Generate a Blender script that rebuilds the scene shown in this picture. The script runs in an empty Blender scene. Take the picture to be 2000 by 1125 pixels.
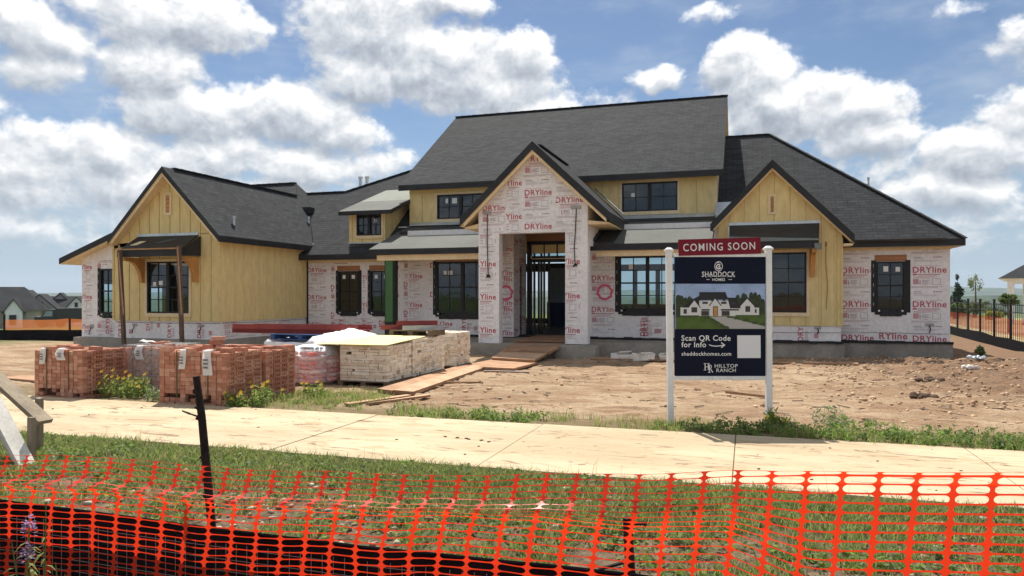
import bpy, math, random
import numpy as np
from mathutils import Vector, Matrix
R = math.radians
random.seed(7)
rng = np.random.default_rng(11)
scene = bpy.context.scene
COL = scene.collection

# ------------------------------------------------------------------ camera
EYE = 1.41
YAW = 0.31059
cam_d = bpy.data.cameras.new('camera'); cam = bpy.data.objects.new('camera', cam_d); COL.objects.link(cam)
cam_d.sensor_width = 36.0; cam_d.lens = 1426.8 / 2000 * 36
cam_d.shift_y = (576.7 - 562.5) / 2000
cam_d.clip_start = 0.05; cam_d.clip_end = 9000
cam.location = (0, 0, EYE); cam.rotation_euler = (R(90), 0, YAW)
scene.camera = cam

# ------------------------------------------------------------------ light
SUN_EL = R(59.5); SUN_AZ = R(30)          # azimuth measured left of +Y
to_sun = Vector((-math.sin(SUN_AZ) * math.cos(SUN_EL), math.cos(SUN_AZ) * math.cos(SUN_EL), math.sin(SUN_EL)))
sun_d = bpy.data.lights.new('sun', 'SUN'); sun_d.energy = 3.7; sun_d.angle = R(0.55); sun_d.color = (1.0, 0.95, 0.86)
sun = bpy.data.objects.new('sun', sun_d); COL.objects.link(sun)
sun.rotation_euler = to_sun.to_track_quat('Z', 'Y').to_euler()
scene.view_settings.view_transform = 'Standard'; scene.view_settings.look = 'None'
scene.view_settings.exposure = 0.92; scene.view_settings.gamma = 1.0
scene.view_settings.use_curve_mapping = False
scene.cycles.max_bounces = 8; scene.cycles.transparent_max_bounces = 12
scene.cycles.use_denoising = True
scene.cycles.sample_clamp_indirect = 8


class NT:
    """small node-tree helper"""
    def __init__(self, nt): self.nt = nt; self.L = nt.links
    def new(self, t, **kw):
        n = self.nt.nodes.new(t)
        for k, v in kw.items(): setattr(n, k, v)
        return n
    def inp(self, sock, v):
        if isinstance(v, bpy.types.NodeSocket): self.L.new(v, sock)
        elif v is not None:
            if hasattr(sock.default_value, '__len__') and not hasattr(v, '__len__'): v = (v,) * len(sock.default_value)
            if hasattr(sock.default_value, '__len__') and len(sock.default_value) == 4 and len(v) == 3: v = (*v, 1)
            sock.default_value = v
    def math(self, op, a, b=None, c=None, clamp=False):
        n = self.new('ShaderNodeMath', operation=op, use_clamp=clamp)
        self.inp(n.inputs[0], a); self.inp(n.inputs[1], b); self.inp(n.inputs[2], c)
        return n.outputs[0]
    def vec(self, op, a, b=None):
        n = self.new('ShaderNodeVectorMath', operation=op)
        self.inp(n.inputs[0], a)
        if b is not None: self.inp(n.inputs[1], b)
        return n.outputs['Value'] if op in ('DOT_PRODUCT', 'LENGTH') else n.outputs[0]
    def mix(self, f, a, b, mode='MIX'):
        n = self.new('ShaderNodeMix', data_type='RGBA', blend_type=mode)
        self.inp(n.inputs[0], f); self.inp(n.inputs[6], a); self.inp(n.inputs[7], b)
        return n.outputs[2]
    def noise(self, vec, scale, detail=4, rough=0.55, dist=0.0, out=0):
        n = self.new('ShaderNodeTexNoise')
        self.inp(n.inputs['Vector'], vec); n.inputs['Scale'].default_value = scale
        n.inputs['Detail'].default_value = detail; n.inputs['Roughness'].default_value = rough; n.inputs['Distortion'].default_value = dist
        return n.outputs[out]
    def ramp(self, f, lo, hi, a=0.0, b=1.0, smooth=False):
        n = self.new('ShaderNodeMapRange', interpolation_type='SMOOTHSTEP' if smooth else 'LINEAR')
        self.inp(n.inputs[0], f); n.inputs[1].default_value = lo; n.inputs[2].default_value = hi
        n.inputs[3].default_value = a; n.inputs[4].default_value = b
        return n.outputs[0]
    def scale_vec(self, v, s):
        return self.vec('MULTIPLY', v, s)
    def bump(self, h, strength=0.3, dist=0.02):
        n = self.new('ShaderNodeBump'); self.inp(n.inputs['Height'], h)
        n.inputs['Strength'].default_value = strength; n.inputs['Distance'].default_value = dist
        return n.outputs[0]


# ------------------------------------------------------------------ world: Nishita sky with cumulus clouds placed by direction
world = bpy.data.worlds.new('World'); scene.world = world; world.use_nodes = True
T = NT(world.node_tree); world.node_tree.nodes.clear()
sky = T.new('ShaderNodeTexSky', sky_type='NISHITA', sun_disc=False)
sky.sun_elevation = SUN_EL; sky.sun_rotation = -SUN_AZ; sky.air_density = 1.0; sky.dust_density = 0.6; sky.ozone_density = 2.0; sky.altitude = 200
co = T.new('ShaderNodeTexCoord').outputs['Generated']
sep = T.new('ShaderNodeSeparateXYZ'); T.L.new(co, sep.inputs[0])
az = T.math('ARCTAN2', sep.outputs[0], sep.outputs[1])
hyp = T.math('SQRT', T.math('ADD', T.math('MULTIPLY', sep.outputs[0], sep.outputs[0]), T.math('MULTIPLY', sep.outputs[1], sep.outputs[1])))
el = T.math('ARCTAN2', sep.outputs[2], hyp)
comb = T.new('ShaderNodeCombineXYZ'); T.L.new(az, comb.inputs[0]); T.L.new(el, comb.inputs[1])
P0 = comb.outputs[0]
# cloud masses: azimuth, elevation and half-widths in degrees (0 = north of the house front, positive to the right), weight
CLOUDS = [(-51.0, 16.8, 3.9, 1.9, 1), (-50.8, 14.6, 2.4, 1.8, .9), (-45.5, 18.8, 4.6, 2.4, 1), (-40.6, 18.9, 5.0, 2.4, 1), (-44.0, 15.4, 3.9, 3.0, 1.1),
          (-42.0, 12.9, 5.6, 2.3, 1.1), (-34.3, 13.4, 5.4, 2.6, 1.1), (-31.7, 12.0, 4.4, 1.8, .9), (-28.2, 20.0, 6.4, 4.0, 1.0), (-30.1, 16.6, 4.4, 2.4, .9),
          (-23.1, 17.6, 5.2, 3.4, 1.1), (-19.9, 16.2, 6.0, 3.0, 1.1), (-17.0, 18.0, 2.6, 2.2, 1.1), (-22.6, 21.8, 4.6, 1.4, 1), (-48.6, 9.8, 6.0, 2.2, .85),
          (-41.3, 10.2, 8.6, 2.1, .85), (-43.8, 7.6, 12, 1.7, .7), (-51.2, 6.6, 5.0, 1.9, .75), (-33.6, 10.0, 8.4, 1.8, .8), (-15.6, 14.2, 3.6, 1.8, .9),
          (0.2, 15.9, 4.0, 2.9, 1.1), (2.3, 13.4, 6.4, 2.5, 1.1), (6.8, 13.0, 4.8, 2.0, 1.05), (8.3, 11.0, 4.0, 1.6, .9), (-6.2, 16.3, 2.5, 1.0, .75),
          (5.1, 14.7, 3.0, 1.6, 1), (14.7, 9.4, 4.2, 2.2, 1), (17.2, 16.0, 2.2, 2.2, .7), (16.4, 11.6, 3.0, 1.8, .9), (13.2, 6.8, 6.0, 1.6, .8), (14.0, 18.4, 1.8, .9, .5),
          (-2.6, 20.4, 2.6, .7, .42), (-10.5, 12.5, 12, 2.5, .5), (6, 9, 9, 1.6, .6), (-54, 12.2, 3, 1.2, .5), (-47, 5.6, 13, 1.3, .5), (-37, 6.8, 9, 1.3, .5), (12, 5.2, 9, 1.2, .55), (-50, 8.4, 8, 1.6, .7), (-44, 3.6, 14, 1.1, .55), (-52, 4.4, 6, 1.2, .6), (13, 3.4, 9, .9, .5)]


def cloud_density(p, fine=True):
    warp = T.vec('SUBTRACT', T.noise(p, 14.0, 3, 0.6, out=1), (0.5, 0.5, 0.5))
    pw = T.vec('ADD', p, T.scale_vec(warp, (0.055, 0.042, 0)))
    acc = None
    for a, e, rx, ry, w in CLOUDS:
        d = T.vec('MULTIPLY', T.vec('SUBTRACT', pw, (R(a), R(e), 0)), (1 / R(rx), 1 / R(ry), 0))
        q = T.math('MULTIPLY_ADD', T.vec('DOT_PRODUCT', d, d), -w * 0.8, w)
        acc = q if acc is None else T.math('SMOOTH_MAX', acc, q, 0.25)
    # sky outside the view: scattered clouds added, thickened to brighten the house front
    rest = T.math('SUBTRACT', T.math('MULTIPLY', T.noise(T.scale_vec(p, (1, 1.5, 1)), 3.2, 3), 2.6), 0.85)
    out = T.math('MAXIMUM', T.ramp(el, R(23), R(30)), T.math('MAXIMUM', T.ramp(az, R(24), R(34)), T.ramp(az, R(-60), R(-70))))
    acc = T.math('MAXIMUM', acc, T.math('SUBTRACT', T.math('MULTIPLY', T.math('ADD', rest, 1.5), out), 1.5))
    acc = T.math('MAXIMUM', acc, -0.7)
    n2 = T.noise(T.scale_vec(p, (1, 1.3, 1)), 9.0, 4, 0.5)
    vo = T.new('ShaderNodeTexVoronoi', feature='F1', distance='EUCLIDEAN')
    T.L.new(T.vec('ADD', T.scale_vec(p, (1, 1.15, 1)), T.scale_vec(warp, (0.05, 0.05, 0))), vo.inputs['Vector'])
    vo.inputs['Scale'].default_value = 15.0; vo.inputs['Detail'].default_value = 3.0; vo.inputs['Roughness'].default_value = 0.62; vo.inputs['Lacunarity'].default_value = 2.3; vo.normalize = True
    puff = T.math('SUBTRACT', 0.36, vo.outputs['Distance'])
    soft = T.math('ADD', acc, T.math('MULTIPLY', T.math('SUBTRACT', n2, 0.5), 1.7))
    soft = T.math('ADD', soft, T.math('MULTIPLY', puff, 1.3))
    soft = T.math('SUBTRACT', soft, 0.24)
    if not fine: return soft
    n1 = T.noise(T.scale_vec(p, (1, 1.25, 1)), 34.0, 9, 0.62)
    return T.math('ADD', soft, T.math('MULTIPLY', T.math('SUBTRACT', n1, 0.5), 1.1)), T.math('ADD', soft, T.math('MULTIPLY', T.math('SUBTRACT', n1, 0.5), 0.22))


D1, S1 = cloud_density(P0)
S2 = cloud_density(T.vec('ADD', P0, (R(0.3), R(0.9), 0)), False)
alpha = T.math('MULTIPLY', T.ramp(D1, -0.10, 0.46, smooth=True), 0.96)
lit = T.math('POWER', T.ramp(T.math('SUBTRACT', S1, S2), -0.5, 0.5, 0.0, 1.0), 1.4)
thick = T.ramp(S2, 0.1, 1.6, 1.0, 0.0, smooth=True)
bright = T.math('ADD', T.math('MULTIPLY', thick, 0.16), T.math('MULTIPLY', lit, 0.60))
bright = T.math('ADD', bright, 0.36)
cb = T.new('ShaderNodeCombineXYZ')
for i in range(3): T.L.new(bright, cb.inputs[i])
white = T.mix(T.ramp(bright, 0.35, 0.95), (0.74, 0.85, 1.0), (1.0, 0.995, 0.985))
cloud_rgb = T.vec('MULTIPLY', T.vec('MULTIPLY', white, cb.outputs[0]), (0.60, 0.60, 0.60))
low = T.ramp(el, R(0.0), R(13), 1.0, 0.0, smooth=True)
SKY_S = 0.058
skyc = T.vec('MULTIPLY', sky.outputs[0], (SKY_S * .72, SKY_S * .78, SKY_S * .84))
veil = T.math('MULTIPLY', T.ramp(T.noise(T.scale_vec(P0, (1, 2.6, 1)), 5.0, 6, 0.6), 0.42, 0.75, 0.0, 0.45, True), T.ramp(el, R(3), R(12)))
skyc = T.mix(veil, skyc, (0.33, 0.37, 0.42))
skyc = T.mix(T.math('MULTIPLY', low, 0.85), skyc, (0.225, 0.295, 0.37))
final = T.mix(T.math('MULTIPLY', alpha, T.ramp(el, R(-1), R(7), 0.35, 1.0)), skyc, cloud_rgb)
bg = T.new('ShaderNodeBackground'); T.L.new(final, bg.inputs[0]); bg.inputs[1].default_value = 1.0
wo = T.new('ShaderNodeOutputWorld'); T.L.new(bg.outputs[0], wo.inputs[0])
world.cycles.sampling_method = 'MANUAL'; world.cycles.sample_map_resolution = 1024

# ------------------------------------------------------------------ materials
MATS = {}


def mat(name, base, rough=0.8, var=0.0, vscale=3.0, var2=None, bump=0.0, bscale=20.0, spec=0.3, metal=0.0, transl=0.0, stretch=None, detail=5):
    if name in MATS: return MATS[name]
    m = bpy.data.materials.new(name); m.use_nodes = True; MATS[name] = m
    t = NT(m.node_tree); b = m.node_tree.nodes['Principled BSDF']
    b.inputs['Roughness'].default_value = rough; b.inputs['Metallic'].default_value = metal
    b.inputs['Specular IOR Level'].default_value = spec
    m.diffuse_color = (*base, 1)
    co = t.new('ShaderNodeTexCoord').outputs['Object']
    if stretch: co = t.vec('MULTIPLY', co, stretch)
    if var or var2:
        n = t.noise(co, vscale, detail, 0.6)
        f = t.ramp(n, 0.3, 0.7, smooth=True)
        c2 = var2 if var2 else tuple(min(1, c * (1 + var)) for c in base)
        c1 = base if var2 else tuple(c * (1 - var) for c in base)
        c = t.mix(f, c1, c2)
        n3 = t.noise(co, vscale * 9, 3, 0.6)
        k = t.ramp(n3, 0.25, 0.75, 0.86, 1.12)
        cc = t.new('ShaderNodeCombineXYZ')
        for i in range(3): t.L.new(k, cc.inputs[i])
        t.L.new(t.vec('MULTIPLY', c, cc.outputs[0]), b.inputs['Base Color'])
    else:
        b.inputs['Base Color'].default_value = (*base, 1)
    if bump:
        t.L.new(t.bump(t.noise(co, bscale, 6, 0.6), bump, 0.02), b.inputs['Normal'])
    if transl:
        tr = t.new('ShaderNodeBsdfTranslucent'); tr.inputs[0].default_value = (*[min(1, c * 1.25) for c in base], 1)
        mx = t.new('ShaderNodeMixShader'); mx.inputs[0].default_value = transl
        t.L.new(b.outputs[0], mx.inputs[1]); t.L.new(tr.outputs[0], mx.inputs[2])
        t.L.new(mx.outputs[0], m.node_tree.nodes['Material Output'].inputs[0])
    return m


def shingle_mat(name, c1, c2, dark, stain=0.10):
    if name in MATS: return MATS[name]
    m = bpy.data.materials.new(name); m.use_nodes = True; MATS[name] = m
    t = NT(m.node_tree); b = m.node_tree.nodes['Principled BSDF']
    uv = t.new('ShaderNodeUVMap').outputs[0]
    wob = t.vec('ADD', uv, t.vec('MULTIPLY', t.vec('SUBTRACT', t.noise(uv, 1.2, 2, out=1), (0.5, 0.5, 0.5)), (0.02, 0.05, 0)))
    def bricks(w, h, off, mort):
        br = t.new('ShaderNodeTexBrick', offset=off); t.L.new(wob, br.inputs['Vector'])
        br.inputs['Color1'].default_value = (*c1, 1); br.inputs['Color2'].default_value = (*c2, 1); br.inputs['Mortar'].default_value = (*dark, 1)
        br.inputs['Scale'].default_value = 1; br.inputs['Mortar Size'].default_value = mort; br.inputs['Mortar Smooth'].default_value = 0.1
        br.inputs['Brick Width'].default_value = w; br.inputs['Row Height'].default_value = h
        return br
    b1 = bricks(0.34, 0.145, 0.37, 0.014); b2 = bricks(0.21, 0.145, 0.63, 0.0)
    c = t.mix(0.45, b1.outputs[0], b2.outputs[0])
    n = t.noise(uv, 0.35, 3); c = t.mix(t.ramp(n, 0.35, 0.7, 0, stain), c, tuple(x * 1.7 for x in c2))
    n = t.noise(uv, 60, 3, 0.7); k = t.ramp(n, 0.3, 0.7, 0.72, 1.28)
    cc = t.new('ShaderNodeCombineXYZ')
    for i in range(3): t.L.new(k, cc.inputs[i])
    t.L.new(t.vec('MULTIPLY', c, cc.outputs[0]), b.inputs['Base Color'])
    b.inputs['Roughness'].default_value = 0.9; b.inputs['Specular IOR Level'].default_value = 0.12
    # every course steps up towards its lower edge
    sx = t.new('ShaderNodeSeparateXYZ'); t.L.new(wob, sx.inputs[0])
    saw = t.math('FRACT', t.math('DIVIDE', sx.outputs[1], 0.145))
    hgt = t.math('ADD', t.math('MULTIPLY', t.math('SUBTRACT', 1.0, saw), 0.7), t.math('MULTIPLY', n, 0.5))
    t.L.new(t.bump(hgt, 0.7, 0.012), b.inputs['Normal'])
    return m


def glass_mat(name, tint, through=0.8):
    m = bpy.data.materials.new(name); m.use_nodes = True; MATS[name] = m
    t = NT(m.node_tree); m.node_tree.nodes.remove(m.node_tree.nodes['Principled BSDF'])
    tr = t.new('ShaderNodeBsdfTransparent'); tr.inputs[0].default_value = (*tint, 1)
    gl = t.new('ShaderNodeBsdfGlossy'); gl.inputs['Roughness'].default_value = 0.02; gl.inputs[0].default_value = (0.9, 0.95, 1, 1)
    fr = t.new('ShaderNodeFresnel'); fr.inputs[0].default_value = 1.5
    co = t.new('ShaderNodeTexCoord').outputs['Object']
    t.L.new(t.bump(t.noise(co, 1.5, 2), 0.05, 0.05), gl.inputs['Normal'])
    mx = t.new('ShaderNodeMixShader'); t.L.new(t.math('MULTIPLY', fr.outputs[0], 1.7, clamp=True), mx.inputs[0])
    t.L.new(tr.outputs[0], mx.inputs[1]); t.L.new(gl.outputs[0], mx.inputs[2])
    t.L.new(mx.outputs[0], m.node_tree.nodes['Material Output'].inputs[0])
    return m


def film_mat(name, tint, amount):
    """clear stretch film: part see-through, part shiny milky plastic"""
    m = bpy.data.materials.new(name); m.use_nodes = True; MATS[name] = m
    t = NT(m.node_tree); b = m.node_tree.nodes['Principled BSDF']
    b.inputs['Base Color'].default_value = (*tint, 1); b.inputs['Roughness'].default_value = 0.22
    co = t.new('ShaderNodeTexCoord').outputs['Object']
    n = t.noise(t.vec('MULTIPLY', co, (1, 1, 2.5)), 5, 5, 0.6, 1.5)
    t.L.new(t.bump(n, 0.9, 0.05), b.inputs['Normal'])
    tr = t.new('ShaderNodeBsdfTransparent'); mx = t.new('ShaderNodeMixShader')
    t.L.new(t.ramp(n, 0.35, 0.68, amount * 0.35, min(1, amount * 1.5)), mx.inputs[0])
    t.L.new(tr.outputs[0], mx.inputs[1]); t.L.new(b.outputs[0], mx.inputs[2])
    t.L.new(mx.outputs[0], m.node_tree.nodes['Material Output'].inputs[0])
    return m


M_shingle = shingle_mat('shingles', (0.0225, 0.0245, 0.0275), (0.047, 0.0495, 0.054), (0.012, 0.0125, 0.0135))
M_shingle_far = mat('far_shingles', (0.035, 0.036, 0.039), 0.9, 0.2, 0.6, spec=.1)
M_felt = mat('roof_felt', (0.086, 0.090, 0.081), 0.8, 0.14, 0.9, bump=0.2, bscale=8)
M_felt_light = mat('pale_roof_felt', (0.17, 0.185, 0.16), 0.8, 0.06, 0.6)
M_blackpaint = mat('black_trim', (0.022, 0.022, 0.024), 0.55, 0.2, 2)
M_membrane = mat('black_membrane', (0.016, 0.018, 0.021), 0.42, 0.3, 3, bump=0.6, bscale=4, spec=0.4)
M_siding = mat('yellow_siding', (0.72, 0.575, 0.275), 0.75, 0.04, 0.7, bump=0.06, bscale=40, stretch=(1, 1, 0.35))
M_batten = mat('yellow_batten', (0.69, 0.545, 0.255), 0.75, 0.05, 0.7)
M_seam = mat('siding_seam', (0.36, 0.27, 0.12), 0.85)
M_cream = mat('cream_trim', (0.74, 0.60, 0.38), 0.75, 0.07, 1.2)
M_wood = mat('raw_lumber', (0.44, 0.245, 0.105), 0.75, 0.2, 2.5, bump=0.15, stretch=(0.4, 0.4, 3))
M_header = mat('header_lumber', (0.36, 0.17, 0.08), 0.8, 0.2, 2.5, stretch=(0.4, 1, 4))
M_cedar = mat('cedar_bracket', (0.50, 0.25, 0.075), 0.65, 0.2, 3, stretch=(1, 1, 0.4))
M_wrap = mat('house_wrap', (0.78, 0.76, 0.76), 0.6, 0.05, 1.1, bump=0.25, bscale=3.5, spec=0.35)
M_print = mat('wrap_print_red', (0.46, 0.09, 0.115), 0.65)
M_print2 = mat('wrap_print_pink', (0.52, 0.29, 0.32), 0.65)
M_print3 = mat('wrap_print_grey', (0.38, 0.35, 0.38), 0.65)
M_spray = mat('pink_spray_paint', (0.66, 0.13, 0.22), 0.7)
M_concrete = mat('concrete', (0.30, 0.275, 0.235), 0.9, 0.22, 1.1, bump=0.2, bscale=25)
M_interior = mat('unlit_interior', (0.05, 0.04, 0.033), 0.9, 0.2, 2)  # dark brown stands in for the lack of light inside the rooms
M_stud = mat('stud_lumber', (0.20, 0.13, 0.07), 0.85, 0.15, 3)
M_drywall = mat('grey_board', (0.62, 0.65, 0.70), 0.9, 0.05, 1)
M_tarp = mat('blue_tarp', (0.02, 0.035, 0.14), 0.5, 0.2, 3)
M_frame = mat('black_window_frame', (0.012, 0.012, 0.013), 0.45)
M_tape = mat('black_flashing_tape', (0.014, 0.014, 0.016), 0.5, 0.3, 4, bump=0.3, bscale=8)
M_sticker = mat('window_sticker', (0.75, 0.76, 0.74), 0.7)
M_metal = mat('galvanised_flashing', (0.55, 0.60, 0.64), 0.38, 0.1, 1.5, metal=0.55)
M_greymetal = mat('grey_plate', (0.36, 0.35, 0.34), 0.6, 0.1, 2)
M_green = mat('green_sheathing', (0.06, 0.15, 0.055), 0.7, 0.1, 2)
M_glass = glass_mat('window_glass', (0.46, 0.60, 0.63))
M_white = mat('white_vinyl', (0.78, 0.78, 0.78), 0.45, 0.06, 6, spec=0.5)
M_black_rubber = mat('black_cable', (0.015, 0.015, 0.016), 0.6)


# ------------------------------------------------------------------ mesh builder
class MB:
    def __init__(self, origin=(0, 0, 0)):
        self.v = []; self.f = []; self.m = []; self.uv = []; self.mats = []; self.o = Vector(origin)
    def mi(self, m):
        if m not in self.mats: self.mats.append(m)
        return self.mats.index(m)
    def poly(self, pts, m, uv=None):
        i = len(self.v); self.v.extend([tuple(p) for p in pts]); self.f.append(tuple(range(i, i + len(pts)))); self.m.append(self.mi(m)); self.uv.append(uv)
    def box(self, x0, x1, y0, y1, z0, z1, m, jit=0.0):
        c = [(x, y, z) for z in (z0, z1) for y in (y0, y1) for x in (x0, x1)]
        if jit: c = [tuple(a + random.uniform(-jit, jit) for a in p) for p in c]
        self.hexa(c, m)
    def hexa(self, c, m):
        i = len(self.v); self.v.extend([tuple(p) for p in c]); k = self.mi(m)
        for q in ((0, 2, 3, 1), (4, 5, 7, 6), (0, 1, 5, 4), (2, 6, 7, 3), (0, 4, 6, 2), (1, 3, 7, 5)):
            self.f.append(tuple(i + a for a in q)); self.m.append(k); self.uv.append(None)
    def beam(self, a, b, w, h, m, up=(0, 0, 1)):
        """square bar from a to b"""
        a = Vector(a); b = Vector(b); d = (b - a).normalized(); up = Vector(up)
        if abs(d.dot(up)) > 0.98: up = Vector((0, 1, 0))
        s = d.cross(up).normalized(); u = s.cross(d)
        c = []
        for e in (a, b):
            for su, ss in ((-1, -1), (-1, 1), (1, -1), (1, 1)): c.append(e + u * (su * h / 2) + s * (ss * w / 2))
        self.hexa([c[0], c[1], c[2], c[3], c[4], c[5], c[6], c[7]], m)
    def obox(self, c, ux, hx, uy, hy, hz, m, jit=0):
        """box with centre, horizontal axes ux/uy (unit) and half sizes"""
        c = Vector(c); ux = Vector(ux); uy = Vector(uy); z = Vector((0, 0, 1)); p = []
        for dz in (-1, 1):
            for dy in (-1, 1):
                for dx in (-1, 1): p.append(c + ux * (dx * hx) + uy * (dy * hy) + z * (dz * hz))
        if jit: p = [q + Vector([random.uniform(-jit, jit) for _ in range(3)]) for q in p]
        self.hexa(p, m)
    def slab(self, pts, th, mtop, mside, mbot, uvscale=1.0, plumb=True):
        """roof plane: polygon (top surface, counter-clockwise from above) with thickness th"""
        P = [Vector(p) for p in pts]; n = Vector((0, 0, 0))
        for i in range(len(P)): n += P[i].cross(P[(i + 1) % len(P)])
        n.normalize()
        if n.z < 0: P.reverse(); n = -n
        t = Vector((0, 0, 1)).cross(n)
        t = t.normalized() if t.length > 1e-5 else Vector((1, 0, 0))
        s = n.cross(t)
        dn = Vector((0, 0, -th)) if plumb else -n * th
        self.poly(P, mtop, [(p.dot(t), p.dot(s)) for p in P])
        Q = [p + dn for p in P]
        self.poly(list(reversed(Q)), mbot)
        for i in range(len(P)):
            j = (i + 1) % len(P); self.poly([Q[i], Q[j], P[j], P[i]], mside)
    def prism(self, pts, vec, m, mcap=None):
        P = [Vector(p) for p in pts]; vec = Vector(vec); Q = [p + vec for p in P]
        self.poly(P, mcap or m); self.poly(list(reversed(Q)), mcap or m)
        for i in range(len(P)):
            j = (i + 1) % len(P); self.poly([P[j], P[i], Q[i], Q[j]], m)
    def tube(self, path, rad, m, n=8, cap=True):
        P = [Vector(p) for p in path]
        if not hasattr(rad, '__len__'): rad = [rad] * len(P)
        rings = []; k = self.mi(m); prev = None
        for i, p in enumerate(P):
            d = (P[min(i + 1, len(P) - 1)] - P[max(i - 1, 0)]).normalized()
            up = Vector((0, 0, 1)) if abs(d.z) < 0.95 else Vector((0, 1, 0))
            if prev is not None: up = prev
            s = d.cross(up).normalized(); u = s.cross(d).normalized(); prev = u
            i0 = len(self.v)
            for a in range(n):
                an = 2 * math.pi * a / n; self.v.append(tuple(p + (s * math.cos(an) + u * math.sin(an)) * rad[i]))
            rings.append(i0)
        for i in range(len(P) - 1):
            for a in range(n):
                b = (a + 1) % n; self.f.append((rings[i] + a, rings[i] + b, rings[i + 1] + b, rings[i + 1] + a)); self.m.append(k); self.uv.append(None)
        if cap:
            self.f.append(tuple(rings[0] + a for a in reversed(range(n)))); self.m.append(k); self.uv.append(None)
            self.f.append(tuple(rings[-1] + a for a in range(n))); self.m.append(k); self.uv.append(None)
    def mesh_add(self, V, F, m):
        i = len(self.v); self.v.extend([tuple(p) for p in V]); k = self.mi(m)
        for q in F: self.f.append(tuple(i + a for a in q)); self.m.append(k); self.uv.append(None)
    def build(self, name, parent=None, smooth=False, weld=False):
        me = bpy.data.meshes.new(name)
        V = np.array(self.v, dtype=np.float64).reshape(-1, 3) - np.array(self.o)
        me.from_pydata(V.tolist(), [], self.f)
        for m in self.mats: me.materials.append(m)
        me.polygons.foreach_set('material_index', self.m)
        if any(u is not None for u in self.uv):
            L = me.uv_layers.new(name='UVMap'); k = 0; arr = []
            for fc, u in zip(self.f, self.uv):
                arr.extend(u if u is not None else [(0, 0)] * len(fc))
            L.data.foreach_set('uv', np.array(arr, dtype=np.float32).ravel())
        if smooth: me.polygons.foreach_set('use_smooth', [True] * len(self.f))
        me.update()
        o = bpy.data.objects.new(name, me); COL.objects.link(o)
        if parent is not None: o.parent = parent
        else: o.location = self.o
        return o


def np_mesh(name, V, F, mats, midx=None, parent=None, smooth=False, loc=None):
    """fast mesh from numpy arrays, F is (n,k)"""
    me = bpy.data.meshes.new(name); V = np.asarray(V, dtype=np.float32); F = np.asarray(F, dtype=np.int32); k = F.shape[1]
    me.vertices.add(len(V)); me.vertices.foreach_set('co', V.ravel())
    me.loops.add(F.size); me.loops.foreach_set('vertex_index', F.ravel())
    me.polygons.add(len(F)); me.polygons.foreach_set('loop_start', np.arange(0, F.size, k, dtype=np.int32))
    for m in mats: me.materials.append(m)
    if midx is not None: me.polygons.foreach_set('material_index', np.asarray(midx, dtype=np.int32))
    if smooth: me.polygons.foreach_set('use_smooth', np.ones(len(F), dtype=bool))
    me.update(calc_edges=True); me.validate()
    o = bpy.data.objects.new(name, me); COL.objects.link(o)
    if parent is not None: o.parent = parent
    if loc is not None: o.location = loc
    return o


def tag(o, label=None, cat=None, group=None, kind=None):
    if label: o['label'] = label
    if cat: o['category'] = cat
    if group: o['group'] = group
    if kind: o['kind'] = kind
    return o


def thing(name, loc, label, cat, group=None, rz=0.0):
    o = bpy.data.objects.new(name, None); COL.objects.link(o); o.location = loc; o.rotation_euler = (0, 0, rz)
    o.empty_display_size = 0.3
    return tag(o, label, cat, group)


_txt = {}


def text_geo(s, bold=0.0, shear=0.0, sp=1.08):
    """flat glyph mesh of a word, cap height 1, left at x = 0"""
    key = (s, bold, shear, sp)
    if key in _txt: return _txt[key]
    cu = bpy.data.curves.new('lettering', 'FONT'); cu.body = s; cu.size = 1.0; cu.offset = bold; cu.resolution_u = 3; cu.shear = shear; cu.space_character = sp
    ob = bpy.data.objects.new('lettering', cu); COL.objects.link(ob)
    dg = bpy.context.evaluated_depsgraph_get(); me = bpy.data.meshes.new_from_object(ob.evaluated_get(dg))
    V = np.array([v.co[:2] for v in me.vertices]); F = [tuple(p.vertices) for p in me.polygons]
    bpy.data.objects.remove(ob); bpy.data.curves.remove(cu); bpy.data.meshes.remove(me)
    V[:, 0] -= V[:, 0].min(); V = V / 0.69
    _txt[key] = (V, F); return _txt[key]


def put_text(mb, s, org, u, v, h, m, bold=0.0, width=None, center=False, keep=None, lift=None, sp=1.08):
    V, F = text_geo(s, bold, 0.0, sp); org = Vector(org); u = Vector(u); v = Vector(v)
    w = V[:, 0].max() * h; sx = h
    if width: sx = h * width / w; w = width
    off = -w / 2 if center else 0
    L = Vector(lift) if lift else Vector((0, 0, 0))
    if keep is not None:
        ok = [keep((V[list(f), 0].mean() * sx + off), V[list(f), 1].mean() * h) for f in F]
        F = [f for f, k in zip(F, ok) if k]
    mb.mesh_add([org + u * (p[0] * sx + off) + v * (p[1] * h) + L for p in V], F, m)

# ------------------------------------------------------------------ ground
_lat = np.random.default_rng(5).random((257, 257))


def vnoise(x, y):
    xi = np.floor(x).astype(int); yi = np.floor(y).astype(int); fx = x - xi; fy = y - yi
    fx = fx * fx * (3 - 2 * fx); fy = fy * fy * (3 - 2 * fy)
    g = lambda a, b: _lat[a % 257, b % 257]
    return (g(xi, yi) * (1 - fx) + g(xi + 1, yi) * fx) * (1 - fy) + (g(xi, yi + 1) * (1 - fx) + g(xi + 1, yi + 1) * fx) * fy


def fbm(x, y, o=4):
    s = 0; a = 0.5
    for i in range(o): s = s + a * (vnoise(x * 2 ** i + 13.7 * i, y * 2 ** i + 7.1 * i) - 0.5); a *= 0.5
    return s


SW0, SW1, SWZ = 6.60, 9.03, -0.24


def sstep(a, b, x):
    t = np.clip((x - a) / (b - a), 0, 1); return t * t * (3 - 2 * t)


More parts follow.
